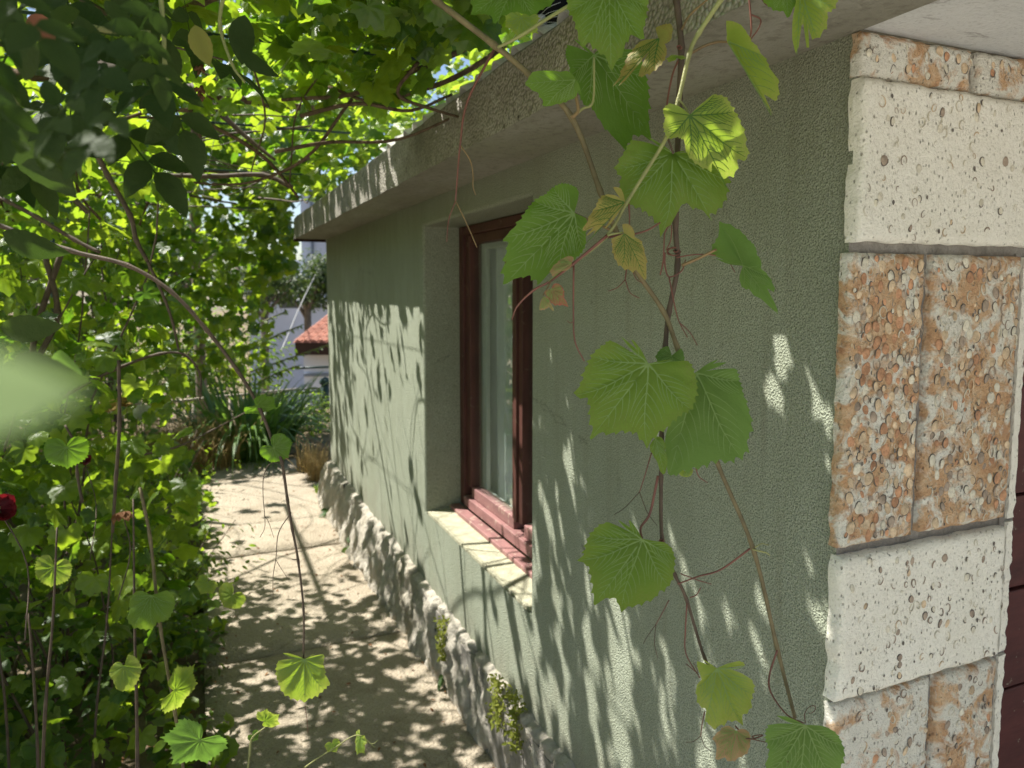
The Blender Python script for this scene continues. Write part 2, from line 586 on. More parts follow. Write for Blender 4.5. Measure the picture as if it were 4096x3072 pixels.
M['far_trim'] = mat_simple('grey_blue_trim', (.20, .23, .28), .8, .2, .1, 2)
M['far_awning'] = mat_simple('pale_awning', (.72, .70, .68), .7, .2, .06, 2)
M['far_brown'] = mat_simple('dark_brown_eaves', (.045, .025, .018), .8, .2, .2, 3)
M['tile'] = mat_simple('red_roof_tile', (.52, .245, .17), .85, .15, .25, 6, .004, 30)
M['far_glass'] = mat_simple('dark_window_glass', (.06, .075, .09), .15, .6, .1, 2)
M['paver'] = mat_simple('pale_bounce_concrete', (.64, .62, .57), .9, .15, .18, 2, .004, 50)
M['cat_black'] = mat_simple('black_cat_fur', (.010, .009, .008), .75, .2, .5, 60, .004, 400)
M['cat_white'] = mat_simple('white_cat_fur', (.62, .58, .50), .9, .1, .1, 60, .003, 400)
M['whisker'] = mat_simple('whisker', (.85, .85, .85), .4, .4, .02, 5)
M['eye'] = mat_simple('cat_eye', (.35, .38, .05), .1, .6, .1, 50)
M['lichen'] = mat_simple('lichened_dry_leaf', (.42, .36, .32), .95, .1, .45, 70, .003, 200)


def mat_wood(name, col, worn, amt, stretch=(1, .15, 1)):
    t = NT(name)
    p = t.pos()
    g = t.noise(t.mapping(p, stretch), 60, 6, .65)
    c = t.ramp(g, [(.3, tuple(x*.65 for x in col)), (.7, tuple(x*1.25 for x in col))])
    w = t.noise(p, 24, 6, .7, .6)
    c = t.mixc(t.ramp(w, [(.66-amt*.16, 0), (.70-amt*.16, .9)]), c, worn)
    return t.finish(t.principled(c, .6, .35, t.bump(g, .0015)))


M['frame'] = mat_wood('oxblood_window_paint', (.085, .032, .024), (.14, .085, .06), .3, (.3, .3, .08))
M['frame_pink'] = mat_wood('sunworn_red_sill_paint', (.27, .135, .125), (.38, .27, .22), .6, (.3, .08, .3))
M['door'] = mat_wood('dark_red_door_paint', (.085, .022, .018), (.27, .26, .19), .12, (.12, .3, .5))


def mat_glass():
    t = NT('window_glass')
    fr = t.n('ShaderNodeLayerWeight'); fr.inputs['Blend'].default_value = .28
    tr = t.n('ShaderNodeBsdfTransparent'); tr.inputs[0].default_value = (.93, .96, .95, 1)
    gl = t.n('ShaderNodeBsdfGlossy'); gl.inputs['Roughness'].default_value = .02
    gl.inputs['Color'].default_value = (.9, .95, .93, 1)
    p = t.pos()
    t.l(t.bump(t.noise(p, 5, 2), .003), gl.inputs['Normal'])
    mx = t.n('ShaderNodeMixShader')
    f = t.math('ADD', t.math('MULTIPLY', fr.outputs['Facing'], .62), .05, clamp=True)
    t.l(f, mx.inputs[0]); t.l(tr.outputs[0], mx.inputs[1]); t.l(gl.outputs[0], mx.inputs[2])
    return t.finish(mx.outputs[0])


M['glass'] = mat_glass()

# ------------------------------------------------------------------ ground and path
V, F = [], []
gx = [-150, -60, -25, -12, -8, -5, -3, -1.5, 0, 1.5, 3, 5, 8, 12, 25, 60, 150]
gy = [-150, -40, -10, 0, 2, 4, 6, 8, 9.5, 10.2, 10.9, 11.8, 13, 15, 20, 35, 70, 180]
for y in gy:
    for x in gx:
        t_ = max(0, min(1, (y-10.4)/2.6)); t_ = t_*t_*(3-2*t_)
        V.append((x, y, -.03-3.1*t_))
for j in range(len(gy)-1):
    for i in range(len(gx)-1):
        k_ = j*len(gx)+i; F.append((k_, k_+1, k_+len(gx)+1, k_+len(gx)))
tag(obj('ground', mesh_from('ground', V, F, [M['soil']], None, True)), 'dry brown garden soil around the path', kind='structure')
mb = MB(); mb.box(-4, 6, -9, .55, -.2, -.012)  # unseen ground, laid pale to bounce light onto the corner stones
tag(mb.build('yard', M['paver']), 'unseen concrete yard in front of the house, made pale to bounce light', kind='structure')


def slab(x0, x1, y0, y1, z, seed, parent, lx=0.0):
    nx, ny = 10, max(6, int((y1-y0)/.12))
    V, F = [], []
    for j in range(ny+1):
        for i in range(nx+1):
            u, v = i/nx, j/ny
            x = x0+(x1-x0)*u; y = y0+(y1-y0)*v
            ex = .5*(mnoise.noise(Vector((seed, y*3.1, x*2)))*.03 if i in (0, nx) else 0)
            ey = mnoise.noise(Vector((x*6, seed*3.7+j, 0)))*.012 if j in (0, ny) else 0
            edge = 1 if i in (0, nx) or j in (0, ny) else 0
            zz = z+mnoise.noise(Vector((x*1.5+seed, y*1.5, 3)))*.008-edge*.006
            V.append((x+ex, y+ey, zz))
    for j in range(ny):
        for i in range(nx):
            a = j*(nx+1)+i
            F.append((a, a+1, a+nx+2, a+nx+1))
    rim = [j*(nx+1) for j in range(ny+1)]
    loops = [list(range(nx+1)), [(j+1)*(nx+1)-1 for j in range(ny+1)],
             [ny*(nx+1)+nx-i for i in range(nx+1)], [(ny-j)*(nx+1) for j in range(ny+1)]]
    for lp in loops:
        b = len(V)
        for k in lp:
            V.append((V[k][0], V[k][1], z-.12))
        for k in range(len(lp)-1):
            F.append((lp[k], b+k, b+k+1, lp[k+1]))
    return obj('slab', mesh_from('slab', V, F, [M['concrete']], None, True), parent)


mb = MB(); mb.box(-.01, .90, .56, 7.15, -.15, -.03)
path = tag(mb.build('path', M['mortar']), 'narrow concrete garden path along the wall', kind='structure')
ys = [.60, 1.93, 3.275, 4.62, 6.56, 7.18]
for i in range(len(ys)-1):
    slab(-.03 if i < 4 else .02, .91 if i < 4 else .80, ys[i]+.010, ys[i+1]-.010, .0, i*1.7, path)

# ------------------------------------------------------------------ the house
YN, YF, XW, ZS = .82, 5.66, .90, 1.975
house = thing('garden_house', 'low green roughcast house with shell-stone corner and red-brown window beside the path', 'house')
WY0, WY1, WZ0, WZ1, REV = 1.965, 3.09, .615, 1.872, .16

V, F, MI = [], [], []


def quad(a, b, c, d, n=(1, 1), mi=0, disp=None):
    base = len(V)
    nu, nv = n
    a, b, c, d = map(Vector, (a, b, c, d))
    for j in range(nv+1):
        for i in range(nu+1):
            u, v = i/nu, j/nv
            V.append(a.lerp(b, u).lerp(d.lerp(c, u), v))
    for j in range(nv):
        for i in range(nu):
            k = base+j*(nu+1)+i
            F.append((k, k+1, k+nu+2, k+nu+1)); MI.append(mi)


YNW = YN + .004
quad((XW, YF, 0), (XW, WY1, 0), (XW, WY1, WZ0), (XW, YF, WZ0))
quad((XW, WY1, 0), (XW, WY0, 0), (XW, WY0, WZ0), (XW, WY1, WZ0))
quad((XW, WY0, 0), (XW, YNW, 0), (XW, YNW, WZ0), (XW, WY0, WZ0))
quad((XW, YF, WZ0), (XW, WY1, WZ0), (XW, WY1, WZ1), (XW, YF, WZ1))
quad((XW, WY0, WZ0), (XW, YNW, WZ0), (XW, YNW, WZ1), (XW, WY0, WZ1))
quad((XW, YF, WZ1), (XW, WY1, WZ1), (XW, WY1, ZS), (XW, YF, ZS))
quad((XW, WY1, WZ1), (XW, WY0, WZ1), (XW, WY0, ZS), (XW, WY1, ZS))
quad((XW, WY0, WZ1), (XW, YNW, WZ1), (XW, YNW, ZS), (XW, WY0, ZS))
XR = XW+.30
quad((XW, WY1, WZ0), (XR, WY1-.02, WZ0), (XR, WY1-.02, WZ1), (XW, WY1, WZ1))
quad((XR, WY0+.02, WZ0), (XW, WY0, WZ0), (XW, WY0, WZ1), (XR, WY0+.02, WZ1))
quad((XW, WY1, WZ1), (XR, WY1-.02, WZ1), (XR, WY0+.02, WZ1), (XW, WY0, WZ1))
# far end, front (behind the stones)
quad((XW, YF, 0), (XW, YF, ZS), (4.2, YF, ZS), (4.2, YF, 0))
quad((XW, YNW, 0), (1.32, YNW, 0), (1.32, YNW, ZS), (XW, YNW, ZS), mi=1)
me = mesh_from('wall', V, F, [M['render'], M['mortar']], MI)
import bmesh
bm = bmesh.new(); bm.from_mesh(me)
bmesh.ops.remove_doubles(bm, verts=bm.verts, dist=.0005)
bm.to_mesh(me); bm.free()
wall = obj('wall', me, house)
bv = wall.modifiers.new('bevel', 'BEVEL'); bv.width = .012; bv.segments = 3; bv.limit_method = 'ANGLE'; bv.angle_limit = R_(50)

# roof slab: soffit + fascia, porch ceiling
XF, ZF = .67, 2.13


def fascia_edge(y, k):
    return mnoise.noise(Vector((y*7, k, 0)))*.006+mnoise.noise(Vector((y*25, k, 5)))*.003


V, F = [], []
n = 130
for i in range(n+1):
    y = 5.66+(-3.5-5.66)*i/n
    V += [(XF+fascia_edge(y, 1), y, ZS-.003+fascia_edge(y, 2)*.6), (XF+fascia_edge(y, 3), y, ZF-.012+fascia_edge(y, 4)),
          (XF+.012+fascia_edge(y, 3), y, ZF+fascia_edge(y, 4)), (XF+.35, y, ZF+.005)]
for i in range(n):
    a = i*4
    F += [(a, a+4, a+5, a+1), (a+1, a+5, a+6, a+2), (a+2, a+6, a+7, a+3)]
F.append((0, 1, 2, 3))
obj('fascia', mesh_from('fascia', V, F, [M['fascia']], None, False), house)
mb = MB()
mb.box(XF+.004, XW, .25, YF-.004, ZS, ZS+.10)
mb.box(XW, XW+.6, YNW, YF-.004, ZS+.001, ZS+.10)
mb.build('soffit', M['soffit'], house)
mb = MB()
mb.box(XF+.004, XW-.0015, -3.5, .2497, ZS, ZS+.10)
mb.build('soffit', M['soffit'], house)
mb = MB(); mb.box(XW, 4.2, -3.5, YNW-.001, ZS+.004, ZS+.11)
mb.build('porch_ceiling', M['ceiling'], house)
mb = MB(); mb.box(.72, 4.2, -3.45, YF-.02, ZS+.112, ZF-.004)
mb.build('roof_deck', M['mortar'], house)
# thin drip strip at the far end
mb = MB(); mb.box(XF-.005, XW, YF, YF+.02, ZS-.02, ZS+.004)
mb.build('drip_strip', M['far_brown'], house)


def sheet(y0, y1, x0, z0, ln, slope, lift, seed):
    per, amp, th = .125, .020, .006
    ny = int((y1-y0)/per*12)
    V, F = [], []
    dx, dz = math.cos(slope), math.sin(slope)
    for layer in (0, 1):
        for k in range(5):
            s = ln*k/4
            for i in range(ny+1):
                y = y0+(y1-y0)*i/ny
                w = amp*math.sin(2*PI*y/per)+mnoise.noise(Vector((y*9, seed, k)))*.003
                o = w+lift-(th if layer else 0)
                V.append((x0+dx*s-dz*o, y, z0+dz*s+dx*o))
    L = 5*(ny+1)
    for k in range(4):
        for i in range(ny):
            a = k*(ny+1)+i
            F.append((a, a+1, a+ny+2, a+ny+1)); b = a+L
            F.append((b, b+ny+1, b+ny+2, b+1))
    for i in range(ny):
        F.append((i, i+L, i+L+1, i+1))
    return mesh_from('roof_sheet', V, F, [M['roof']], None, True)


for r in range(4):
    for c in range(7):
        y0 = 5.6-(c+1)*.86+.01*r
        obj('roof_sheet', sheet(y0, y0+.875, (.715 if c > 2 else .745)+r*.36*.9, ZF+.020+r*.36*.36+c*.0015, .40, R_(21.5), .002*(c % 2), r*10+c), house)

# ---- window
win = tag(obj('window', None, house))
wx = XW+REV


def frame_box(mb, x0, x1, y0, y1, z0, z1): mb.box(x0, x1, y0, y1, z0, z1)


mb = MB()   # outer frame
mb.box(wx, wx+.07, WY1-.060, WY1-.012, WZ0+.03, WZ1-.002)
mb.box(wx, wx+.07, WY0+.012, WY0+.060, WZ0+.03, WZ1-.002)
mb.box(wx+.001, wx+.069, WY0+.060, WY1-.060, WZ1-.040, WZ1-.003)
mb.box(wx+.014, wx+.068, WY1-.110, WY1-.0605, WZ0+.12, WZ1-.0405)
mb.box(wx+.014, wx+.068, WY0+.0605, WY0+.110, WZ0+.12, WZ1-.0405)
mb.box(wx+.015, wx+.067, WY0+.1105, WY1-.1105, WZ1-.078, WZ1-.0407)
mb.build('frame', M['frame'], win, bevel=.003)
mb = MB()   # mullion with its two stiles
mb.box(wx+.012, wx+.066, 2.475, 2.512, WZ0+.12, WZ1-.0785)
mb.box(wx+.012, wx+.066, 2.418, 2.452, WZ0+.12, WZ1-.0785)
mb.box(wx+.002, wx+.060, 2.4525, 2.4745, WZ0+.12, WZ1-.0785)
mb.build('mullion', M['frame'], win, bevel=.002)
mb = MB()   # bottom rails and wooden sill
mb.box(wx-.002, wx+.068, WY0+.061, WY1-.061, WZ0+.030, WZ0+.074)
mb.box(wx+.018, wx+.066, WY0+.111, 2.4175, WZ0+.0745, WZ0+.122)
mb.box(wx+.018, wx+.066, 2.5125, WY1-.111, WZ0+.0745, WZ0+.122)
mb.box(wx-.052, wx-.0025, WY0+.008, WY1-.008, WZ0-.004, WZ0+.026)
mb.build('bottom_rail', M['frame_pink'], win, bevel=.004)
for (a, b) in ((2.508, WY1-.105), (WY0+.105, 2.422)):
    mb = MB(); mb.box(wx+.036, wx+.040, a, b, WZ0+.118, WZ1-.074)
    mb.build('pane', M['glass'], win)
V = [(XW-.012, WY0-.01, WZ0-.012), (XW-.012, WY1+.01, WZ0-.012), (wx-.04, WY1+.0, WZ0+.012), (wx-.04, WY0, WZ0+.012),
     (XW-.012, WY0-.01, WZ0-.035), (XW-.012, WY1+.01, WZ0-.035)]
mb = MB()
mb.add([(XW+.008, WY0+.002, WZ0+.003), (XW+.008, WY1-.002, WZ0+.003), (wx+.06, WY1-.003, WZ0+.016), (wx+.06, WY0+.003, WZ0+.016),
        (XW+.008, WY0+.002, WZ0-.03), (XW+.008, WY1-.002, WZ0-.03), (wx+.06, WY1-.003, WZ0-.03), (wx+.06, WY0+.003, WZ0-.03)],
       [(0, 1, 2, 3), (4, 5, 1, 0), (7, 6, 5, 4), (5, 6, 2, 1), (4, 0, 3, 7), (3, 2, 6, 7)])
mb.build('sill', M['sill'], win, bevel=.004)
# inner white casement + curtain
mb = MB()
for (a, b) in ((2.50, WY1-.10), (WY0+.10, 2.43)):
    mb.box(wx+.072, wx+.092, b-.05, b, WZ0+.05, WZ1-.05)
    mb.box(wx+.072, wx+.092, a, a+.05, WZ0+.05, WZ1-.05)
    mb.box(wx+.073, wx+.091, a+.05, b-.05, WZ1-.10, WZ1-.051)
    mb.box(wx+.073, wx+.091, a+.05, b-.05, WZ0+.051, WZ0+.11)
mb.build('inner_frame', M['white'], win, bevel=.003)
V, F = [], []
ny = 220
for i in range(ny+1):
    y = WY0-.1+(WY1-WY0+.2)*i/ny
    xx = wx+.135+.016*math.sin(y*62)+.012*math.sin(y*131+1)+.02*mnoise.noise(Vector((y*9, 0, 0)))
    V += [(xx+.004, y, WZ0-.05), (xx, y, 1.3), (xx-.004, y, WZ1+.04)]
for i in range(ny):
    a = i*3
    F += [(a, a+3, a+4, a+1), (a+1, a+4, a+5, a+2)]
obj('curtain', mesh_from('curtain', V, F, [M['curtain']], None, True), win)
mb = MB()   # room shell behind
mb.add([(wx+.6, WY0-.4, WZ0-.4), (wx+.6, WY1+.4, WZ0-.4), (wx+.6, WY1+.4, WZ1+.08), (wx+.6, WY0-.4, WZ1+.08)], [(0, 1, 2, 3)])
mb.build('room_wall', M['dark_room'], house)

# ---- shell stone corner
XSL, XSR = XW-.004, 1.283


def stone(x0, x1, z0, z1, m, seed, rough, proud=0.0, wob=.004, parent=house):
    nx = max(8, int((x1-x0)/.008)); nz = max(8, int((z1-z0)/.008))
    V, F = [], []
    Y0 = YN-proud
    for j in range(nz+1):
        for i in range(nx+1):
            u, v = i/nx, j/nz
            x = x0+(x1-x0)*u; z = z0+(z1-z0)*v
            wx_ = mnoise.noise(Vector((z*38, seed, 1 if u < .5 else 9)))*wob*(abs(u-.5)*2)**4*1.6
            wz_ = mnoise.noise(Vector((x*38, seed, 21 if v < .5 else 29)))*wob*(abs(v-.5)*2)**4*.7
            e = min(u*(x1-x0), (1-u)*(x1-x0), v*(z1-z0), (1-v)*(z1-z0))
            r = max(0, 1-e/.006)
            d = (mnoise.noise(Vector((x*28, seed, z*28)))*.5+mnoise.noise(Vector((x*75, seed, z*75)))*.5
                 + mnoise.noise(Vector((x*150, seed, z*150)))*.35)*rough
            V.append((x+wx_, Y0-d+r*r*.006, z+wz_))
    for j in range(nz):
        for i in range(nx):
            a = j*(nx+1)+i
            F.append((a, a+1, a+nx+2, a+nx+1))
    lps = [list(range(nx+1)), [(j+1)*(nx+1)-1 for j in range(nz+1)], [nz*(nx+1)+nx-i for i in range(nx+1)], [(nz-j)*(nx+1) for j in range(nz+1)]]
    for lp in lps:
        b = len(V)
        for k in lp: V.append((V[k][0], YN+.012, V[k][2]))
        for k in range(len(lp)-1): F.append((lp[k], b+k, b+k+1, lp[k+1]))
    return obj('stone', mesh_from('stone', V, F, [m], None, True), parent)


def shells(st, x0, x1, z0, z1, nd, nr, nh, weights, size, seed, proud):
    rg = random.Random(seed)
    mb = MB()
    y = YN-proud
    placed = []
    def spot(r, tries=30):
        for _ in range(tries):
            x = rg.uniform(x0+r, x1-r); z = rg.uniform(z0+r, z1-r)
            if all((x-a)**2+(z-b)**2 > ((r+c)*.80)**2 for a, b, c in placed):
                placed.append((x, z, r)); return x, z
        return None
    def dome(r, mi, hgt, q):
        s = spot(r)
        if not s: return
        x, z = s; an = rg.uniform(-.5, .5)+(PI if rg.random() < .3 else 0); asp = rg.uniform(.5, .9); n = 10
        tilt = rg.uniform(-.5, .5)
        vs = []
        for k, (rr, hh) in enumerate(((1.0, -.15), (.92, .45), (.68, .80), (.34, .97))):
            for i in range(n):
                t = 2*PI*i/n
                lx = math.cos(t)*rr*r*asp*(1+.18*math.sin(t)); lz = math.sin(t)*rr*r
                lx += .04*r*rg.uniform(-1, 1)
                vs.append((x+lx*math.cos(an)-lz*math.sin(an), y-(hh+.25*tilt*lz/r)*hgt, z+lx*math.sin(an)+lz*math.cos(an)))
        vs.append((x, y-hgt, z))
        fs = []
        for k in range(3):
            for i in range(n):
                i2 = (i+1) % n
                fs.append((k*n+i, k*n+i2, (k+1)*n+i2, (k+1)*n+i))
        for i in range(n): fs.append((3*n+i, 3*n+(i+1) % n, 4*n))
        mb.add(vs, fs, mi)
        if rg.random() < .6:
            o_ = rg.randint(0, n-1); k_ = rg.randint(4, 7)
            mb.tube([(vs[(o_+q_) % n][0], y-.0004, vs[(o_+q_) % n][2]) for q_ in range(k_)], [.00045]+[.0009]*(k_-2)+[.0004], 4, 4)  # dark crescent painted as the shaded crevice around the shell
    def ring(r, mi):
        s = spot(r)
        if not s: return
        x, z = s; a0 = rg.uniform(0, 2*PI); ext = rg.uniform(2.0, 6.0); asp = rg.uniform(.55, .85); rot = rg.uniform(-.6, .6)
        n = 10
        pts = []
        for i in range(n+1):
            t = a0+ext*i/n
            lx, lz = math.cos(t)*r*asp, math.sin(t)*r
            pts.append((x+lx*math.cos(rot)-lz*math.sin(rot), y-.0006, z+lx*math.sin(rot)+lz*math.cos(rot)))
        w = r*rg.uniform(.09, .17)
        mb.tube(pts, [w*(.35+.65*math.sin(PI*(i+.5)/(n+1))) for i in range(n+1)], 5, mi)
    def hole(r):
        s = spot(r)
        if not s: return
        x, z = s; n = 9
        vs = [(x+math.cos(2*PI*i/n)*r*.7*rg.uniform(.8, 1.1), y-.0012, z+math.sin(2*PI*i/n)*r*rg.uniform(.8, 1.1)) for i in range(n)]
        vs += [(x+(a-x)*.6, y-.0006, z+(c-z)*.6) for a, b, c in vs[:n]]
        fs = [(i, (i+1) % n, n+(i+1) % n, n+i) for i in range(n)]+[tuple(n+i for i in range(n))]
        mb.add(vs, fs, 4)
    for _ in range(nd):
        r = rg.uniform(*size)
        mi = rg.choices((0, 1, 2, 3), weights)[0]
        dome(r, mi, r*rg.uniform(.08, .26), 0)
    for _ in range(nr):
        ring(rg.uniform(*size)*1.0, rg.choices((1, 2, 3), (1, 2, 2))[0])
    for _ in range(nh):
        hole(rg.uniform(.0022, .0042))
    me = mb.mesh('shells', [M['sh_rust'], M['sh_tan'], M['sh_grey'], M['sh_cream'], M['hole']], True)
    o = obj('shells', me, st)
    o['kind'] = 'stuff'
    return o


ST = [  # x0,x1,z0,z1,material, roughness, domes, rings, holes, weights, size
    (XSL, 1.132, 1.911, 1.973, 'peach', .0035, 12, 6, 1, (2, 5, 1, 4), (.005, .009)),
    (1.146, 1.40, 1.911, 1.973, 'peach', .0035, 10, 5, 0, (4, 6, 1, 2), (.005, .009)),
    (XSL, 1.40, 1.672, 1.907, 'cream', .0012, 34, 60, 8, (0, 1, 2, 8), (.004, .0085)),
    (XSL-.004, 1.052, 1.204, 1.655, 'orange', .004, 200, 130, 14, (6, 6, 3, 3), (.0035, .0115)),
    (1.066, 1.279, 1.206, 1.655, 'orange', .003, 130, 110, 10, (3, 6, 4, 4), (.0035, .0110)),
    (XSL, 1.279, .957, 1.189, 'cream', .0012, 36, 60, 20, (0, 1, 3, 5), (.004, .0078)),
    (XSL, 1.115, .53, .947, 'peach', .0035, 40, 60, 8, (1, 3, 4, 4), (.005, .009)),
    (1.128, 1.279, .53, .947, 'orange', .0035, 50, 40, 6, (2, 4, 4, 3), (.005, .009)),
    (XSL, 1.279, .29, .52, 'cream', .0012, 20, 26, 6, (0, 1, 2, 5), (.004, .008)),
    (XSL, 1.09, 0, .28, 'orange', .004, 40, 10, 2, (5, 6, 3, 2), (.005, .010)),
    (1.104, 1.279, 0, .28, 'peach', .004, 30, 10, 2, (3, 6, 3, 2), (.005, .010)),
]
for i, (x0, x1, z0, z1, mm, rg_, nd, nr, nh, w, sz) in enumerate(ST):
    pr = .010 + .003*((i*7) % 3)
    s = stone(x0, x1, z0, z1, M[mm], i*3.3+1, rg_, pr)
    shells(s, x0+.002, x1-.003, z0+.002, z1-.002, nd, nr, nh, w, sz, i+50, pr+.0004)
# narrow return stones beside the door
for i, (z0, z1) in enumerate(((1.20, 1.655), (.955, 1.193), (.53, .947), (.0, .52))):
    nz = 50
    V, F = [], []
    for j in range(nz+1):
        z = z0+(z1-z0)*j/nz
        w = mnoise.noise(Vector((z*45, i, 2)))*.004+mnoise.noise(Vector((z*120, i, 4)))*.003
        w2 = mnoise.noise(Vector((z*60, i, 8)))*.003
        V += [(1.2935, YN+.006, z), (1.2935, YN-.004+w2, z), (1.313+w, YN-.002+w2, z), (1.316+w, YN+.006, z), (1.316, YN+.16, z)]
    for j in range(nz):
        a = j*5
        for k in range(4): F.append((a+k, a+k+1, a+k+6, a+k+5))
    F += [(4, 3, 2, 1, 0), tuple(nz*5+k for k in range(5))]
    obj('stone', mesh_from('stone', V, F, [M['cream']], None, False), house)
mb = MB(); mb.box(1.279, 1.2934, YN+.001, YN+.05, 0, 1.66)
mb.build('mortar_joint', M['mortar'], house)

# ---- red plank door in the recess
door = obj('door', None, house)
zc = 0.0
k = 0
while zc < 1.95:
    h = (.205, .19, .215, .2)[k % 4]
    mb = MB(); mb.box(1.318, 2.2, YN+.075+.002*(k % 2), YN+.10, zc+.003, min(zc+h-.003, 1.968))
    mb.build('plank', M['door'], door, bevel=.003)
    zc += h; k += 1
mb = MB(); mb.box(1.3185, 2.2, YN+.1005, YN+.12, 0, 1.97)
mb.build('backing', M['far_brown'], door)
mb = MB(); mb.box(2.2, 4.2, YN+.05, YN+.12, 0, ZS)
mb.build('front_wall', M['render'], house)

# ---- plinth of rough stones
def plinth_x(y, z):
    base = .785+(3.9-min(max(y, 1.9), 5.6))*.030*.0+(.105*max(0, min(1, (4.3-y)/2.6)))
    top = .868
    return base+(top-base)*max(0, min(1, z/.30))**1.3


py = [5.70, 5.28, 4.93, 4.47, 4.05, 3.66, 3.22, 2.85, 2.43, 2.10, 1.66, 1.24, .80]
for i in range(len(py)-1):
    y1, y0 = py[i]-.004, py[i+1]+.004
    nu, nv = 44, 32
    top = .300+.030*mnoise.noise(Vector((i*1.9, 3, 0)))-.01
    V, F = [], []
    for j in range(nv+1):
        for k in range(nu+1):
            u = k/nu
            y = y0+(y1-y0)*u
            tt = top+.022*mnoise.noise(Vector((y*5, 4, 0)))+.012*mnoise.noise(Vector((y*19, 6, 0)))
            if j <= 24:
                z = -.03+(tt+.03)*j/24; x = plinth_x(y, z)
            else:
                z = tt+.012*math.sin((j-24)/8*PI*.6); x = plinth_x(y, tt)+(XW+.02-plinth_x(y, tt))*(j-24)/8
            q = Vector((i*5.1, y*7+z*4, z*6-y*2))
            d = mnoise.noise(q)*.020+mnoise.noise(q*2.7)*.014+abs(mnoise.noise(q*5.3))*.016-abs(mnoise.noise(Vector((q.x, q.y*4.5, q.z*1.2))))*.018+mnoise.noise(q*15)*.004+mnoise.noise(q*31)*.002
            e = min(u, 1-u)*(y1-y0)
            d -= max(0, 1-e/.02)**2*.022
            if j == nv: d = 0
            V.append((x-d if j <= 24 else x-d*.5, y, z+(d*.5 if j > 18 else 0)))
    for j in range(nv):
        for k in range(nu):
            a = j*(nu+1)+k
            F.append((a, a+nu+1, a+nu+2, a+1))
    obj('stone', mesh_from('stone', V, F, [M['plinth']], None, True), house)
mb = MB(); mb.box(.87, .899, .83, 5.64, -.1, .265)
mb.build('plinth_core', M['mortar'], house)

# ================================================================== leaves
VINE_OUT = [(0, 1.0), (5, .92), (12, .86), (22, .81), (32, .80), (40, .83), (47, .89), (53, .98), (58, .89), (67, .81), (78, .76), (88, .77), (95, .82), (101, .76),
            (112, .68), (124, .60), (134, .53), (143, .44), (150, .30), (158, .15), (168, .06), (180, .03)]
ROUND_OUT = [(0, 1.0), (12, .92), (26, .89), (40, .88), (54, .90), (66, .84), (84, .80), (104, .79), (124, .74), (142, .62),
             (154, .48), (164, .28), (174, .06), (180, .02)]
LOBED_OUT = [(0, 1.0), (10, .90), (22, .74), (31, .62), (40, .76), (52, .92), (62, .80), (76, .62), (86, .60), (98, .74), (110, .70),
             (126, .62), (142, .52), (154, .40), (166, .18), (176, .04), (180, .02)]
OUTS = {'vine': VINE_OUT, 'round': ROUND_OUT, 'lobed': LOBED_OUT}


def r_of(tab, deg):
    deg = abs((deg+180) % 360-180)
    for (a, ra), (b, rb) in zip(tab, tab[1:]):
        if a <= deg <= b:
            t = (deg-a)/(b-a)
            return ra+(rb-ra)*t
    return tab[-1][1]


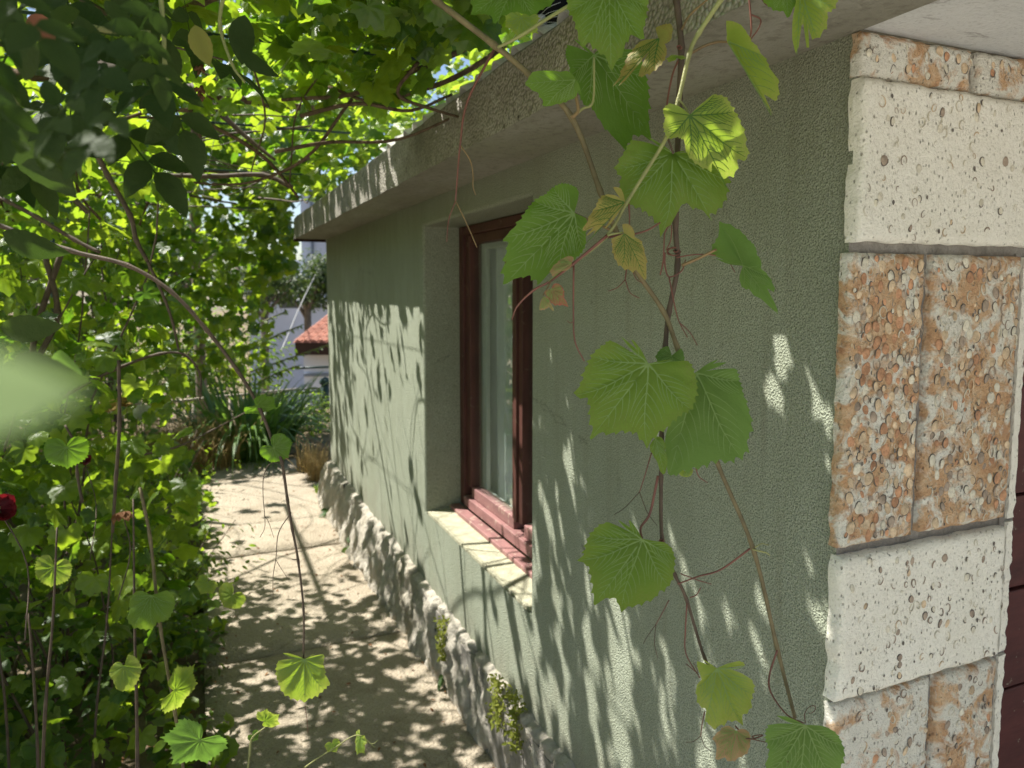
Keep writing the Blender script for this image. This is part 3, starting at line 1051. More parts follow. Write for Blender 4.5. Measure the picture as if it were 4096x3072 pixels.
def hero_leaf(seed, out='vine', size=.1, wid=1.0, fold=.15, droop=.25, wave=.05, curl=0.0, mats=None, veins=True, skew=0.0, tooth=.055, tx=0.0, ty=0.0, nang=168, nring=9):
    """detailed leaf: x across, y to the tip, z up; petiole point at the origin"""
    rg = random.Random(seed)
    tab = OUTS[out] if isinstance(out, str) else None
    ph = rg.uniform(0, 6)
    kk = rg.choice((3, 4, 5))
    asym = rg.uniform(-.06, .06)+skew
    if tab is None:
        TA, TR, mains = out

    def rad(th):
        d = math.degrees(th)
        if tab is None:
            return float(np.interp(d, TA, TR))
        r = r_of(tab, d)*(1+asym*math.sin(th))
        r *= 1+.05*mnoise.noise(Vector((math.cos(th)*1.7, math.sin(th)*1.7, seed)))
        return r

    if tab is not None: mains = [0, 36, -36, 66, -66, 104, -104, 140, -140]

    def height(x, y):
        r = math.hypot(x, y); th = math.atan2(x, y)
        z = -fold*abs(x)**1.25-droop*max(0, y)**2*.9-droop*.5*min(0, y)**2
        z += wave*math.sin(kk*th+ph)*r*r
        z += tx*x+ty*y
        z += curl*max(0, abs(x)-.35)**2*2.2
        dd = min(abs(((math.degrees(th)-m_+180) % 360)-180) for m_ in mains)
        z += .050*math.sin(min(dd, 18)/18*PI/2)*min(1, r*2.5)*(1-.4*r)
        z += .018*mnoise.noise(Vector((x*5, y*5, seed*1.3)))
        z += .012*mnoise.noise(Vector((x*13, y*13, seed*2.3)))*r
        return z

    V = [(0, 0, 0)]; UV = [(0, 0)]; T = []
    for k in range(1, nring+1):
        q = k/nring
        q = q**.9
        for i in range(nang):
            th = 2*PI*(i+.5)/nang-PI
            r = rad(th)*q
            if k == nring and abs(rad(th+.06)-rad(th-.06)) < .16:
                ph_t = (i % 4) if th > 0 else 3-(i % 4)
                big = (.7, 1.25, .8, 1.0, 1.3)[(i//4) % 5]
                r *= 1+tooth*big*(1.0, .15, -.45, -.2)[ph_t]*(1 if abs(th) < 2.5 or tab is None else .3)*min(1, rad(th)*3)
            x, y = math.sin(th)*r*wid, math.cos(th)*r
            V.append((x*size, y*size, height(x, y)*size)); UV.append((q, .0))
    nn = nang-1 if tab is not None else nang
    for i in range(nn): T.append((0, 1+(i+1) % nang, 1+i))
    for k in range(nring-1):
        b0 = 1+k*nang; b1 = b0+nang
        for i in range(nn):
            j_ = (i+1) % nang
            T += [(b0+i, b0+j_, b1+i), (b0+j_, b1+j_, b1+i)]
    nT = len(T)
    if veins:
        def ribbon(pts, w0, w1):
            for side in (1, -1):
                b = len(V)
                for j, (x, y) in enumerate(pts):
                    a = pts[max(0, j-1)]; c = pts[min(len(pts)-1, j+1)]
                    dx, dy = c[0]-a[0], c[1]-a[1]
                    L = math.hypot(dx, dy) or 1
                    w = (w0+(w1-w0)*j/(len(pts)-1))
                    z = height(x, y)*size+side*.00035+(.0004 if side < 0 else 0)*-1
                    for s in (1, -1):
                        V.append((x*size-dy/L*w*s, y*size+dx/L*w*s, z)); UV.append((0, 0))
                for j in range(len(pts)-1):
                    a = b+2*j
                    T.append((a, a+1, a+3)); T.append((a, a+3, a+2))
        for m_ in mains:
            th = R_(m_); L = rad(th)*(.95 if abs(m_) < 110 else .8)
            n_ = 10
            def mp(q, m_=m_, th=th, L=L):
                tq = th-R_(4)*math.sin(q*PI)*(1 if m_ > 0 else -1 if m_ < 0 else 0)
                return (math.sin(tq)*L*q*wid, math.cos(tq)*L*q)
            ws = .0010 if abs(m_) < 110 else .0006
            ribbon([mp(j/n_) for j in range(n_+1)], ws*size/.1, .00025)
            if abs(m_) > 110: continue
            for q in [.22+.125*s for s in range(6)]:
                for sd in (1, -1):
                    o = mp(q); L2 = (.50-.36*q)*(.9 if abs(m_) < 50 else .75)*rg.uniform(.85, 1.1)
                    pts = []
                    for j in range(6):
                        t = j/5
                        an = th+sd*R_(42-14*t)
                        x = o[0]+math.sin(an)*L2*t*wid; y = o[1]+math.cos(an)*L2*t
                        rr = math.hypot(x/wid, y); tt = math.atan2(x/wid, y)
                        if rr > rad(tt)*.94: break
                        pts.append((x, y))
                    if len(pts) > 2: ribbon(pts, .00046*size/.1, .0002)
    V = np.array(V, dtype=np.float32); T = np.array(T, dtype=np.int32)
    mi = np.zeros(len(T), dtype=np.int32); mi[nT:] = 1
    return fast_mesh('leaf', V, T, mats, np.array(UV), mi)


def cheap_leaf(out='vine', nang=26, fold=.18, droop=.3, wave=.08, seed=0, wid=1.0):
    tab = OUTS[out]
    V = [(0, 0, 0)]; UV = [0]
    for q in (.55, 1.0):
        for i in range(nang):
            th = 2*PI*(i+.5)/nang-PI
            r = r_of(tab, math.degrees(th))*q
            if q == 1: r *= 1+(.07 if i % 2 else -.06)
            x, y = math.sin(th)*r*wid, math.cos(th)*r
            z = -fold*abs(x)-droop*max(0, y)**2+wave*math.sin(3*th+seed)*r*r+.03*math.cos(7*th)*(q == .55)
            V.append((x, y, z)); UV.append(q)
    T = [(0, i+2, i+1) for i in range(nang-1)]
    for i in range(nang-1):
        T += [(1+i, 2+i, 1+nang+i), (2+i, 2+nang+i, 1+nang+i)]
    return np.array(V, np.float32), np.array(T, np.int32), np.array(UV, np.float32)


def oval_leaf(n=6, wid=.55, fold=.2, droop=.25, pw=.75, serr=0):
    V, T = [], []
    for j in range(n+1):
        t = j/n
        w = wid*.5*math.sin(PI*t**pw)**.85 if 0 < t < 1 else .004
        if serr and 0 < t < 1: w *= 1+serr*(1 if j % 2 else -1)
        y = t; z = -droop*t*t
        V += [(-w, y, z+fold*w), (0, y, z), (w, y, z+fold*w)]
    for j in range(n):
        a = j*3
        T += [(a, a+1, a+3), (a+1, a+4, a+3), (a+1, a+2, a+4), (a+2, a+5, a+4)]
    V = np.array(V, np.float32)
    UV = np.abs(V[:, 0])/(wid*.5)*.8
    return V, np.array(T, np.int32), UV.astype(np.float32)


def compound_leaf(pairs=2, leaf=None, spread=.30):
    """pinnate leaf made of leaflets on a stalk, unit length 1"""
    lv, lt, lu = leaf
    Vs, Ts, Us = [], [], []
    b = 0
    def put(ox, oy, ang, s):
        nonlocal b
        c, d = math.cos(ang), math.sin(ang)
        P = lv*s
        Q = np.stack([P[:, 0]*c+P[:, 1]*d+ox, -P[:, 0]*d+P[:, 1]*c+oy, P[:, 2]-.12*oy*oy], 1)
        Vs.append(Q); Ts.append(lt+b); Us.append(lu); b += len(Q)
    for i in range(pairs):
        y = .28+.55*i/max(1, pairs)
        s = spread*(1.0 if i else .85)
        put(0, y, R_(62), s); put(0, y, R_(-62), s)
    put(0, .28+.55*(pairs-.6)/pairs if pairs > 1 else .6, 0, spread*1.15)
    # stalk
    w = .008
    Vs.append(np.array([(-w, 0, 0), (w, 0, 0), (w, .9, -.1), (-w, .9, -.1)], np.float32)); Ts.append(np.array([(0, 1, 2), (0, 2, 3)])+b); Us.append(np.zeros(4, np.float32))
    return np.concatenate(Vs), np.concatenate(Ts), np.concatenate(Us)


def frames(N, Y):
    """rotation matrices from normals and tip directions (n,3)"""
    N = N/np.linalg.norm(N, axis=1, keepdims=True)
    Y = Y-N*(N*Y).sum(1, keepdims=True)
    Y = Y/np.maximum(1e-6, np.linalg.norm(Y, axis=1, keepdims=True))
    X = np.cross(Y, N)
    return np.stack([X, Y, N], 2)


def stamp(name, tmpls, P, Rm, S, mats, parent=None, kind=None, midx=None, smooth=True):
    """many leaves as one mesh"""
    Vs, Ts, Us, Ms = [], [], [], []
    base = 0
    n = len(P)
    which = RNG.integers(0, len(tmpls), n)
    for k, (tv, tt, tu) in enumerate(tmpls):
        sel = np.where(which == k)[0]
        if not len(sel): continue
        W = np.einsum('nij,vj->nvi', Rm[sel], tv)*S[sel][:, None, None]+P[sel][:, None, :]
        nv = len(tv)
        Vs.append(W.reshape(-1, 3))
        Ts.append((tt[None]+(np.arange(len(sel))*nv)[:, None, None]+base).reshape(-1, 3))
        rnd = RNG.random(len(sel))
        U = np.stack([np.tile(tu, len(sel)), np.repeat(rnd, nv)], 1)
        Us.append(U)
        if midx is not None: Ms.append(np.repeat(midx[sel], len(tt)))
        base += nv*len(sel)
    me = fast_mesh(name, np.concatenate(Vs), np.concatenate(Ts), mats, np.concatenate(Us), np.concatenate(Ms) if midx is not None else None, smooth)
    o = obj(name, me, parent)
    if kind: o['kind'] = kind
    return o


def leaf_objects(name, tmpls, P, Rm, S, mat, parent, pname='leaf'):
    """separate leaf objects sharing a few meshes"""
    mes = [fast_mesh(pname, tv, tt, [mat], np.stack([tu, np.zeros_like(tu)], 1)) for tv, tt, tu in tmpls]
    which = RNG.integers(0, len(mes), len(P))
    inv = parent.matrix_world.inverted() if parent else Matrix()
    for i in range(len(P)):
        o = bpy.data.objects.new(pname, mes[which[i]])
        m3 = Matrix(Rm[i].tolist())*float(S[i])
        M4 = m3.to_4x4(); M4.translation = Vector(P[i])
        o.matrix_local = M4
        link(o, parent)


CAMN = np.array(CAM)
FWN, RTN, UPN = np.array(FW), np.array(RT), np.array(UP)


def project(P):
    d = P-CAMN
    z = d@FWN
    zz = np.where(np.abs(z) < 1e-4, 1e-4, z)
    return 512+FPX*(d@RTN)/zz, 358-FPX*(d@UPN)/zz, z


SUNT = np.array(SUN_TRAVEL)


def shade_filter(P, strict=1.0):
    """where does each leaf throw its shade: keeps the sunny stretch of wall and path mostly clear"""
    n = len(P)
    keep = np.ones(n)
    # on wall plane
    t = (XW-P[:, 0])/SUNT[0]
    W = P+SUNT*t[:, None]
    onw = (t > 0) & (W[:, 2] > .3) & (W[:, 2] < 1.56) & (W[:, 1] > .8) & (W[:, 1] < 5.7)
    yw, zw = W[:, 1], W[:, 2]
    pr = np.where((yw > 2.1) & (yw < 4.3), np.where(zw > 1.1, .09, .035), np.where(yw >= 4.75, .32, .10))
    pr = np.where((yw <= 2.1), np.where(zw > 1.12, np.where(yw < 1.25, .62, .85), np.where(zw > .85, .46, .26)), pr)
    keep = np.where(onw, pr, keep)
    # on the ground
    t = -P[:, 2]/SUNT[2]
    G = P+SUNT*t[:, None]
    ong = (~onw) & (G[:, 0] > -.02) & (G[:, 0] < .86) & (G[:, 1] > 0) & (G[:, 1] < 8)
    pg = np.where(G[:, 1] > 4.2, .012, np.where(G[:, 1] > 3.6, .25, .78))
    pg = np.where(G[:, 1] < 2.0, .35, pg)
    keep = np.where(ong, pg, keep)
    return RNG.random(n) < (keep if strict == 1.0 else 1-(1-keep)*strict)


def in_view(P, pad=60):
    x, y, z = project(P)
    return (z > .05) & (x > -pad) & (x < 1024+pad) & (y > -pad) & (y < 768+pad)


def pick_largest(P, S, k=300):
    x, y, z = project(P)
    vis = in_view(P, 10)
    sz = np.where(vis, S/np.maximum(z, .1), 0)
    idx = np.argsort(-sz)
    return idx[:k], idx[k:]


VT = [cheap_leaf('vine', 30, .18, .3, .08, 0), cheap_leaf('lobed', 30, .22, .2, .10, 2), cheap_leaf('vine', 34, .32, .5, .05, 4, .9), cheap_leaf('vine', 30, .05, .1, .14, 1, .9), cheap_leaf('lobed', 34, .05, .35, .12, 7, 1.05)]
VTS = [cheap_leaf('vine', 16, .2, .3, .08, 0), cheap_leaf('round', 16, .15, .3, .12, 3)]
OV = [oval_leaf(6, .50, .3, .25, .8), oval_leaf(6, .40, .15, .45, .75)]
OVS = [oval_leaf(3, .5, .2, .25)]
ROSE = [compound_leaf(2, oval_leaf(8, .62, .2, .2, .8, .05), .36), compound_leaf(2, oval_leaf(8, .55, .3, .3, .85, .05), .38)]
PINN = [compound_leaf(7, oval_leaf(4, .34, .2, .2), .17)]


def rand_dirs(n, up=(0, 0, 1), spread=1.0):
    v = RNG.normal(size=(n, 3))
    v /= np.linalg.norm(v, axis=1, keepdims=True)
    return v*spread+np.array(up)


# ------------------------------------------------------------------ pergola vine overhead
def canes(paths, mat, parent, name='cane', wob=.02, sub=4, n=6):
    for pts, r0, r1 in paths:
        S_ = spline(pts, sub)
        S_ = [p+Vector((mnoise.noise(p*4), mnoise.noise(p*4+Vector((9, 0, 0))), mnoise.noise(p*4+Vector((0, 9, 0)))))*wob for p in S_]
        k = len(S_)
        b = MB(); b.tube(S_, [(r0+(r1-r0)*i/(k-1))*(1+.18*mnoise.noise(p*40)) for i, p in enumerate(S_)], n)
        b.build(name, mat, parent, smooth=True)


pv = thing('grapevine', 'old grapevine spread over the overhead wires beside the roof edge', 'vine')
rr = random.Random(5)
main = [
    ([(-1.25, 2.3, -.05), (-1.22, 2.32, .8), (-1.1, 2.4, 1.6), (-.95, 2.55, 2.12), (-.5, 2.75, 2.26), (.05, 2.9, 2.28), (.5, 3.1, 2.33)], .032, .012),
    ([(-.95, 2.55, 2.12), (-.9, 3.1, 2.25), (-.7, 3.9, 2.22), (-.2, 4.4, 2.27), (.45, 4.9, 2.3)], .020, .008),
    ([(-1.1, 2.4, 1.7), (-1.5, 3.0, 2.1), (-1.7, 3.8, 2.25), (-1.4, 4.9, 2.35), (-.6, 5.6, 2.3), (.3, 5.9, 2.25)], .020, .007),
    ([(-.5, 2.75, 2.26), (-.2, 2.3, 2.25), (.1, 1.7, 2.22), (.35, 1.2, 2.2), (.4, .6, 2.2)], .014, .006),
    ([(-.95, 2.55, 2.12), (-1.1, 2.0, 2.18), (-1.0, 1.4, 2.2), (-.6, .9, 2.22), (-.1, .5, 2.2)], .016, .006),
    ([(-1.7, 3.8, 2.25), (-2.2, 4.2, 2.35), (-2.6, 5.0, 2.4)], .014, .006),
    ([(-.7, 3.9, 2.22), (-.95, 4.6, 2.1), (-.8, 5.2, 1.75), (-.72, 5.4, 1.45)], .010, .004),
    ([(.05, 2.9, 2.28), (.0, 3.4, 2.15), (-.2, 3.9, 2.0), (-.3, 4.1, 1.86)], .008, .004),
]
canes(main, M['bark'], pv, 'branch', .03, 5, 8)
cc = []
for i in range(120):
    x = rr.uniform(-2.0, .5); y = rr.uniform(.8, 5.8); a = rr.uniform(0, 2*PI); L = rr.uniform(.5, 1.2)
    z = rr.uniform(2.12, 2.40)
    p = Vector((x, y, z)); pts = [p]
    for k in range(4):
        a += rr.uniform(-.6, .6)
        p = p+Vector((math.cos(a), math.sin(a), rr.uniform(-.25, .15)))*L/4
        pts.append(p.copy())
    if max(q.x for q in pts) < .62:
        cc.append((pts, rr.uniform(.003, .007), .002))
cc2 = []
for pts, r in (([(500, 28), (462, 52), (410, 75), (350, 92), (285, 98)], .013), ([(505, 45), (455, 78), (420, 92), (372, 100), (330, 84)], .012),
               ([(420, 60), (400, 95), (430, 110), (470, 120)], .008), ([(300, 118), (360, 105), (410, 112), (452, 96)], .009),
               ([(270, 155), (330, 142), (400, 138), (470, 112)], .008), ([(185, 112), (235, 140), (270, 165), (300, 200)], .010),
               ([(190, 110), (150, 112), (100, 125), (40, 118)], .010), ([(20, 122), (50, 140), (72, 165), (80, 195), (102, 222)], .011),
               ([(196, 115), (196, 150), (195, 178)], .008), ([(352, 100), (300, 160), (250, 185), (190, 178)], .007),
               ([(250, 60), (265, 120), (250, 175)], .005), ([(330, 60), (300, 110), (292, 190)], .005)):
    d = rr.uniform(1.9, 2.4)
    cc2.append(([at(x, y, d+.04*k) for k, (x, y) in enumerate(pts)], r*.72, r*.42))
canes(cc2, M['bark'], pv, 'branch', .02, 5, 7)
canes(cc, M['cane_dark'], pv, 'cane', .02, 3, 5)


def gen_canopy(n, x, y, z, dens_noise=2.2, thr=.0):
    P = np.stack([RNG.uniform(*x, n), RNG.uniform(*y, n), RNG.uniform(*z, n)], 1)
    keep = np.array([mnoise.noise(Vector((p[0]*dens_noise, p[1]*dens_noise, p[2]*1.5+7))) > thr for p in P])
    return P[keep]


P = np.concatenate([
    gen_canopy(6000, (-2.6, .62), (1.0, 5.8), (2.14, 2.52), 2.2, -.16),
    gen_canopy(2200, (-.3, .62), (1.0, 2.6), (2.16, 2.5), 2.2, -.3),
    gen_canopy(2400, (-2.8, -.1), (4.3, 6.8), (1.9, 2.8), 2.0, -.1),
    gen_canopy(900, (-2.9, -.8), (2.6, 6.5), (2.3, 3.0), 2.0, -.1),
    gen_canopy(2600, (.16, .70), (1.2, 6.3), (2.24, 2.95), 2.6, -.12),
    gen_canopy(1500, (-1.8, .60), (.15, 1.6), (2.08, 2.5), 2.5, -.3),
])
Q = gen_canopy(4200, (.60, 2.1), (1.7, 6.6), (2.3, 3.3), 2.4, -.12)
Q = Q[Q[:, 2] > 2.24+.42*(Q[:, 0]-.68)]
P = np.concatenate([P, Q])
P = P[shade_filter(P)]
# nothing inside the roof
P = P[~((P[:, 0] > .60) & (P[:, 2] < 2.28))]
n = len(P)
N = rand_dirs(n, (-.15, -.12, .85), .75)
Yd = rand_dirs(n, (0, 0, -.55), .9)
S = RNG.uniform(.032, .062, n)*RNG.choice([1, 1, 1.25], n)
Rm = frames(N, Yd)
big, rest = pick_largest(P, S)
leaf_objects('leaf', VT, P[big], Rm[big], S[big], M['fol'], pv)
stamp('foliage', VT, P[rest], Rm[rest], S[rest], [M['fol']], pv, 'stuff')
print('canopy leaves', n)

# pergola frame: green posts, rails and wires
pg = thing('pergola', 'pergola of dark green pipes and thin wires carrying the grapevine', 'pergola')
for (x, y) in ((-1.05, 2.05), (-1.0, 4.3), (-1.35, 3.1), (-.95, 6.2)):
    b = MB(); b.tube([(x, y, -.05), (x, y, 2.2)], .022, 10); b.build('post', M['green_metal'], pg, True)
for y in (2.05, 3.1, 4.3, 6.2):
    b = MB(); b.tube([(-2.6, y, 2.22), (.60, y, 2.24)], .0045, 6); b.build('rail', M['green_metal'], pg, True)
b = MB(); b.tube([(-.62, .2, 2.245), (-.60, 6.6, 2.25)], .016, 8); b.build('rail', M['pole_mat'], pg, True)
for x in (-2.3, -1.9, -1.5, -1.1, -.3, .05, .4):
    b = MB(); b.tube([(x, .2, 2.262), (x+.04, 3.4, 2.235), (x, 6.6, 2.265)], .0016, 4); b.build('wire', M['wire'], pg, True)

# ------------------------------------------------------------------ vines climbing on the left
def cane_fan(parent, mat, x, y, z0, count, rg, spread=.5, h=(1.2, 2.2), r=.006, lean=(0, 0), name='cane'):
    out = []
    for i in range(count):
        p = Vector((x+rg.uniform(-.15, .15), y+rg.uniform(-.2, .2), z0)); pts = [p.copy()]
        a = rg.uniform(PI*.4, PI*1.6); H = rg.uniform(*h)
        for k in range(5):
            p = p+Vector((math.cos(a)*spread*rg.uniform(.0, .35)+lean[0]*.2, math.sin(a)*spread*rg.uniform(0, .35)+lean[1]*.2, H/5))
            a += rg.uniform(-.7, .7); pts.append(p.copy())
        out.append((pts, r*rg.uniform(.7, 1.3), r*.35))
    canes(out, mat, parent, name, .02, 3, 5)
    return out


def climbing(name, label, cat, x, y, z, count, size, seedn, mat, up=(.1, -.25, .6), tm=None, thr=-.12, group=None, stems=8, sx=None, big=300, filt=True, sp=.8):
    t = thing(name, label, cat, group)
    rg = random.Random(seedn)
    P = gen_canopy(count, x, y, z, 2.6, thr)
    if seedn == 25: P = np.concatenate([P, gen_canopy(420, (.6, .98), (7.8, 9.0), (1.75, 3.3), 2.6, -.3)])
    if filt: P = P[shade_filter(P)]
    n = len(P)
    N = rand_dirs(n, up, sp)
    Yd = rand_dirs(n, (0, 0, -.9), .8)
    S = RNG.uniform(size[0], size[1], n)
    Rm = frames(N, Yd)
    b_, r_ = pick_largest(P, S, big)
    tm = tm or VT
    leaf_objects('leaf', tm, P[b_], Rm[b_], S[b_], M[mat], t)
    if len(r_): stamp('foliage', tm, P[r_], Rm[r_], S[r_], [M[mat]], t, 'stuff')
    cx, cy = (x[0]+x[1])/2, (y[0]+y[1])/2
    cane_fan(t, M['cane_dark'], cx, cy, -.02, stems, rg, .8, (z[1]*.7, z[1]*1.0), .007)
    print(name, n)
    return t


climbing('climbing_vine', 'bright green vine wall climbing the pergola posts left of the path', 'vine', (-1.15, -.05), (2.3, 4.3), (.6, 2.15), 2900, (.030, .064), 21, 'fol')
climbing('climbing_vine', 'sunlit vine bank beyond the thick pergola post on the left', 'vine', (-2.3, -.35), (4.3, 7.0), (.4, 2.7), 3600, (.040, .072), 22, 'fol', thr=-.2)
climbing('climbing_vine', 'tall vine thicket at the left edge behind the rose bush', 'vine', (-2.2, -.8), (2.4, 4.4), (.3, 2.4), 1400, (.036, .066), 23, 'fol', thr=-.12)
climbing('climbing_vine', 'low spreading vine rooted beside the path edge in front of the shrubs', 'vine', (-1.1, -.12), (2.0, 3.6), (.05, .75), 800, (.034, .060), 24, 'fol', thr=-.1, big=260)
climbing('climbing_vine', 'curtain of vine leaves hanging above the strap-leaf clump at the end of the path', 'vine', (-2.4, .70), (7.8, 9.2), (.75, 3.3), 3800, (.065, .105), 25, 'fol', thr=-.18, filt=False)
climbing('climbing_vine', 'high mass of vine leaves rising behind the far end of the roof', 'vine', (-3.2, 1.5), (6.2, 9.0), (2.6, 4.9), 4200, (.075, .125), 26, 'fol', thr=-.16, sp=.9)

# ------------------------------------------------------------------ shrubs along the path
def shrub(name, label, cat, c, r, count, size, mat, tm=None, group=None, flat=1.0, stems=5, big=300, filt=True, kindname='leaf'):
    t = thing(name, label, cat, group, (0, 0, 0))
    v = RNG.normal(size=(count, 3)); v /= np.linalg.norm(v, axis=1, keepdims=True)
    rad = RNG.random(count)**.45
    bump_ = np.array([1+.35*mnoise.noise(Vector(q*2.2)+Vector(c)) for q in v])
    P = np.array(c)+v*(rad*bump_)[:, None]*np.array(r)
    ok = P[:, 2] > .01
    P, v = P[ok], v[ok]
    ok = (P[:, 0] < .76) | (P[:, 1] > 5.9)
    P, v = P[ok], v[ok]
    if filt:
        ok = shade_filter(P, .97); P, v = P[ok], v[ok]
    n = len(P)
    N = v*.5+RNG.normal(size=(n, 3))*.45+np.array((0, -.1, .7))
    Yd = v+RNG.normal(size=(n, 3))*.5
    S = RNG.uniform(size[0], size[1], n)
    Rm = frames(N, Yd)
    tm = tm or OV
    b_, r_ = pick_largest(P, S, big)
    leaf_objects('leaf', tm, P[b_], Rm[b_], S[b_], M[mat], t)
    if len(r_): stamp('foliage', tm, P[r_], Rm[r_], S[r_], [M[mat]], t, 'stuff')
    rg = random.Random(int(abs(c[0]*100)+c[1]*10))
    out = []
    for i in range(stems):
        a = rg.uniform(0, 2*PI); q = rg.uniform(.3, .9)
        out.append(([(c[0], c[1], -.02), (c[0]+math.cos(a)*r[0]*q*.4, c[1]+math.sin(a)*r[1]*q*.4, c[2]*.7), (c[0]+math.cos(a)*r[0]*q, c[1]+math.sin(a)*r[1]*q, c[2]+r[2]*.6)], .005, .002))
    canes(out, M['cane_dark'], t, 'stem', .01, 4, 5)
    return t


shrub('leafy_shrub', 'rounded small-leaved shrub at the far left edge of the path', 'shrub', (-.22, 6.0, .28), (.48, .55, .36), 1700, (.024, .044), 'fol_shrub', group='small-leaved shrubs along the path')
shrub('leafy_shrub', 'bright small-leaved shrub in the middle of the left border', 'shrub', (-.38, 5.0, .28), (.45, .5, .34), 1700, (.024, .044), 'fol_shrub', group='small-leaved shrubs along the path')
shrub('leafy_shrub', 'spreading shrub overhanging the path edge nearest the slab joint', 'shrub', (-.14, 4.15, .15), (.40, .5, .24), 1500, (.028, .048), 'fol_shrub', group='small-leaved shrubs along the path')
shrub('leafy_shrub', 'low dark shrub in the shade beside the near path slab', 'shrub', (-.42, 3.3, .12), (.42, .55, .24), 800, (.026, .046), 'fol_rose_green', group='small-leaved shrubs along the path')
shrub('leafy_shrub', 'loose green shrub deep in the left border behind the rose canes', 'shrub', (-1.1, 3.2, .35), (.55, .8, .45), 1800, (.028, .05), 'fol_shrub', group='small-leaved shrubs along the path')
shrub('leafy_shrub', 'yellow-green shrub below the white flowers', 'shrub', (-.9, 4.7, .4), (.5, .6, .42), 1800, (.025, .045), 'fol_shrub', group='small-leaved shrubs along the path')
shrub('leafy_shrub', 'low undergrowth bush at the bottom left corner', 'shrub', (-1.0, 2.35, .12), (.5, .5, .3), 900, (.026, .046), 'fol_rose_green', group='small-leaved shrubs along the path')
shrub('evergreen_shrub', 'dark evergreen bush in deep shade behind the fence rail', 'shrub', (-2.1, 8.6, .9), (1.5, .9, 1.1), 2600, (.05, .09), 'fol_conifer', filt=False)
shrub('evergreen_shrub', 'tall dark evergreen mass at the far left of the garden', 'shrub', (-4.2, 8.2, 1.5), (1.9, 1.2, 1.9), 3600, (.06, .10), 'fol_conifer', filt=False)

hp = at(225, 395, 10.0)
shrub('hedge_bush', 'bushy green growth behind the strap-leaf clump hiding the lower garden', 'shrub', (hp.x-.25, hp.y, .45), (1.15, .7, 1.0), 4200, (.05, .09), 'fol_shrub', filt=False)
hp = at(120, 380, 9.6)
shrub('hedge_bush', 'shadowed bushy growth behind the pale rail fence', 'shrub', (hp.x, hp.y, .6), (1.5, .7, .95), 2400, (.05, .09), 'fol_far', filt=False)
hp = Vector((1.16, 8.7, 0))
shrub('hedge_bush', 'small bright bush glimpsed through the gate bars', 'shrub', (hp.x, hp.y, .12), (.40, .5, .32), 900, (.04, .07), 'fol_shrub', filt=False)

# ------------------------------------------------------------------ strap-leaved clump, dry grass, weeds
def strap_mesh(L, w, bend, seed, n=8, mat='yucca'):
    rg = random.Random(seed); tw = rg.uniform(-.3, .3)
    V, T, U = [], [], []
    for j in range(n+1):
        t = j/n
        ww = w*(1-t**2.2)*.5+.0006
        y = L*(t-bend*.35*t**3); z = 0
        a = bend*t*t
        px = math.sin(a)*L*t*.9; pz = math.cos(a*.9)*L*t
        V += [(-ww, px+.25*ww, pz), (0, px-.2*ww, pz), (ww+tw*ww*t, px+.25*ww, pz)]
        U += [.5, 0, .5]
    for j in range(n):
        a = 3*j
        T += [(a, a+1, a+3), (a+1, a+4, a+3), (a+1, a+2, a+4), (a+2, a+5, a+4)]
    return np.array(V, np.float32), np.array(T, np.int32), np.array(U, np.float32)


def clump(name, label, cat, c, count, L, w, mat, spread=.12, bend=(.3, 1.9), pname='blade', group=None):
    t = thing(name, label, cat, group)
    rg = random.Random(int(c[0]*77+c[1]*13))
    mes = []
    for k in range(8):
        v, tt, u = strap_mesh(1, w, bend[0]+(bend[1]-bend[0])*k/7, k)
        mes.append(fast_mesh(pname, v, tt, [M[mat]], np.stack([u, u*0], 1)))
    for i in range(count):
        k = min(7, int(8*rg.random()**1.1)); a = rg.uniform(0, 2*PI)
        s = rg.uniform(*L)*(1-.03*k)
        o = bpy.data.objects.new(pname, mes[k])
        r = spread*math.sqrt(rg.random())
        o.location = (c[0]+math.cos(a)*r, c[1]+math.sin(a)*r, c[2])
        o.rotation_euler = (-.15-.35*r/spread*rg.random(), rg.uniform(-.15, .15), a-PI/2)
        o.scale = (s, s, s)
        link(o, t)
    return t


clump('yucca_clump', 'large clump of dark green strap leaves at the end of the path', 'yucca', (.40, 7.6, -.02), 270, (.62, 1.02), .055, 'yucca', .42, (.15, 1.7))
clump('iris_clump', 'few broad yellow-green iris blades standing left of the strap-leaf clump', 'iris', (-.28, 6.9, -.02), 16, (.3, .5), .075, 'fol_shrub', .3, (.1, 1.4))


def tufts(name, label, cat, spots, L, n, mat, w=.02, group=None):
    for (x, y, r, lab) in spots:
        Ps = []
        k = n
        tm = [strap_mesh(1, w, b_, i, 4) for i, b_ in enumerate((.1, .3, .6, .9))]
        a = RNG.uniform(0, 2*PI, k); q = np.sqrt(RNG.random(k))*r
        P = np.stack([x+np.cos(a)*q, y+np.sin(a)*q, np.full(k, -.01)], 1)
        # strap template: grows along z, bends to +y ; build rotation about z plus small tilt
        b2 = RNG.uniform(0, 2*PI, k)
        Z = np.stack([RNG.normal(size=k)*.22, RNG.normal(size=k)*.22, np.ones(k)], 1); Z /= np.linalg.norm(Z, axis=1, keepdims=True)
        Y = np.stack([np.cos(b2), np.sin(b2), np.zeros(k)], 1)
        Y = Y-Z*(Y*Z).sum(1, keepdims=True); Y /= np.linalg.norm(Y, axis=1, keepdims=True)
        X = np.cross(Y, Z)
        Rm = np.stack([X, Y, Z], 2)
        o = stamp(name, tm, P, Rm, RNG.uniform(L*.5, L, k), [M[mat]], None, 'stuff')
        tag(o, lab, cat, group, 'stuff')


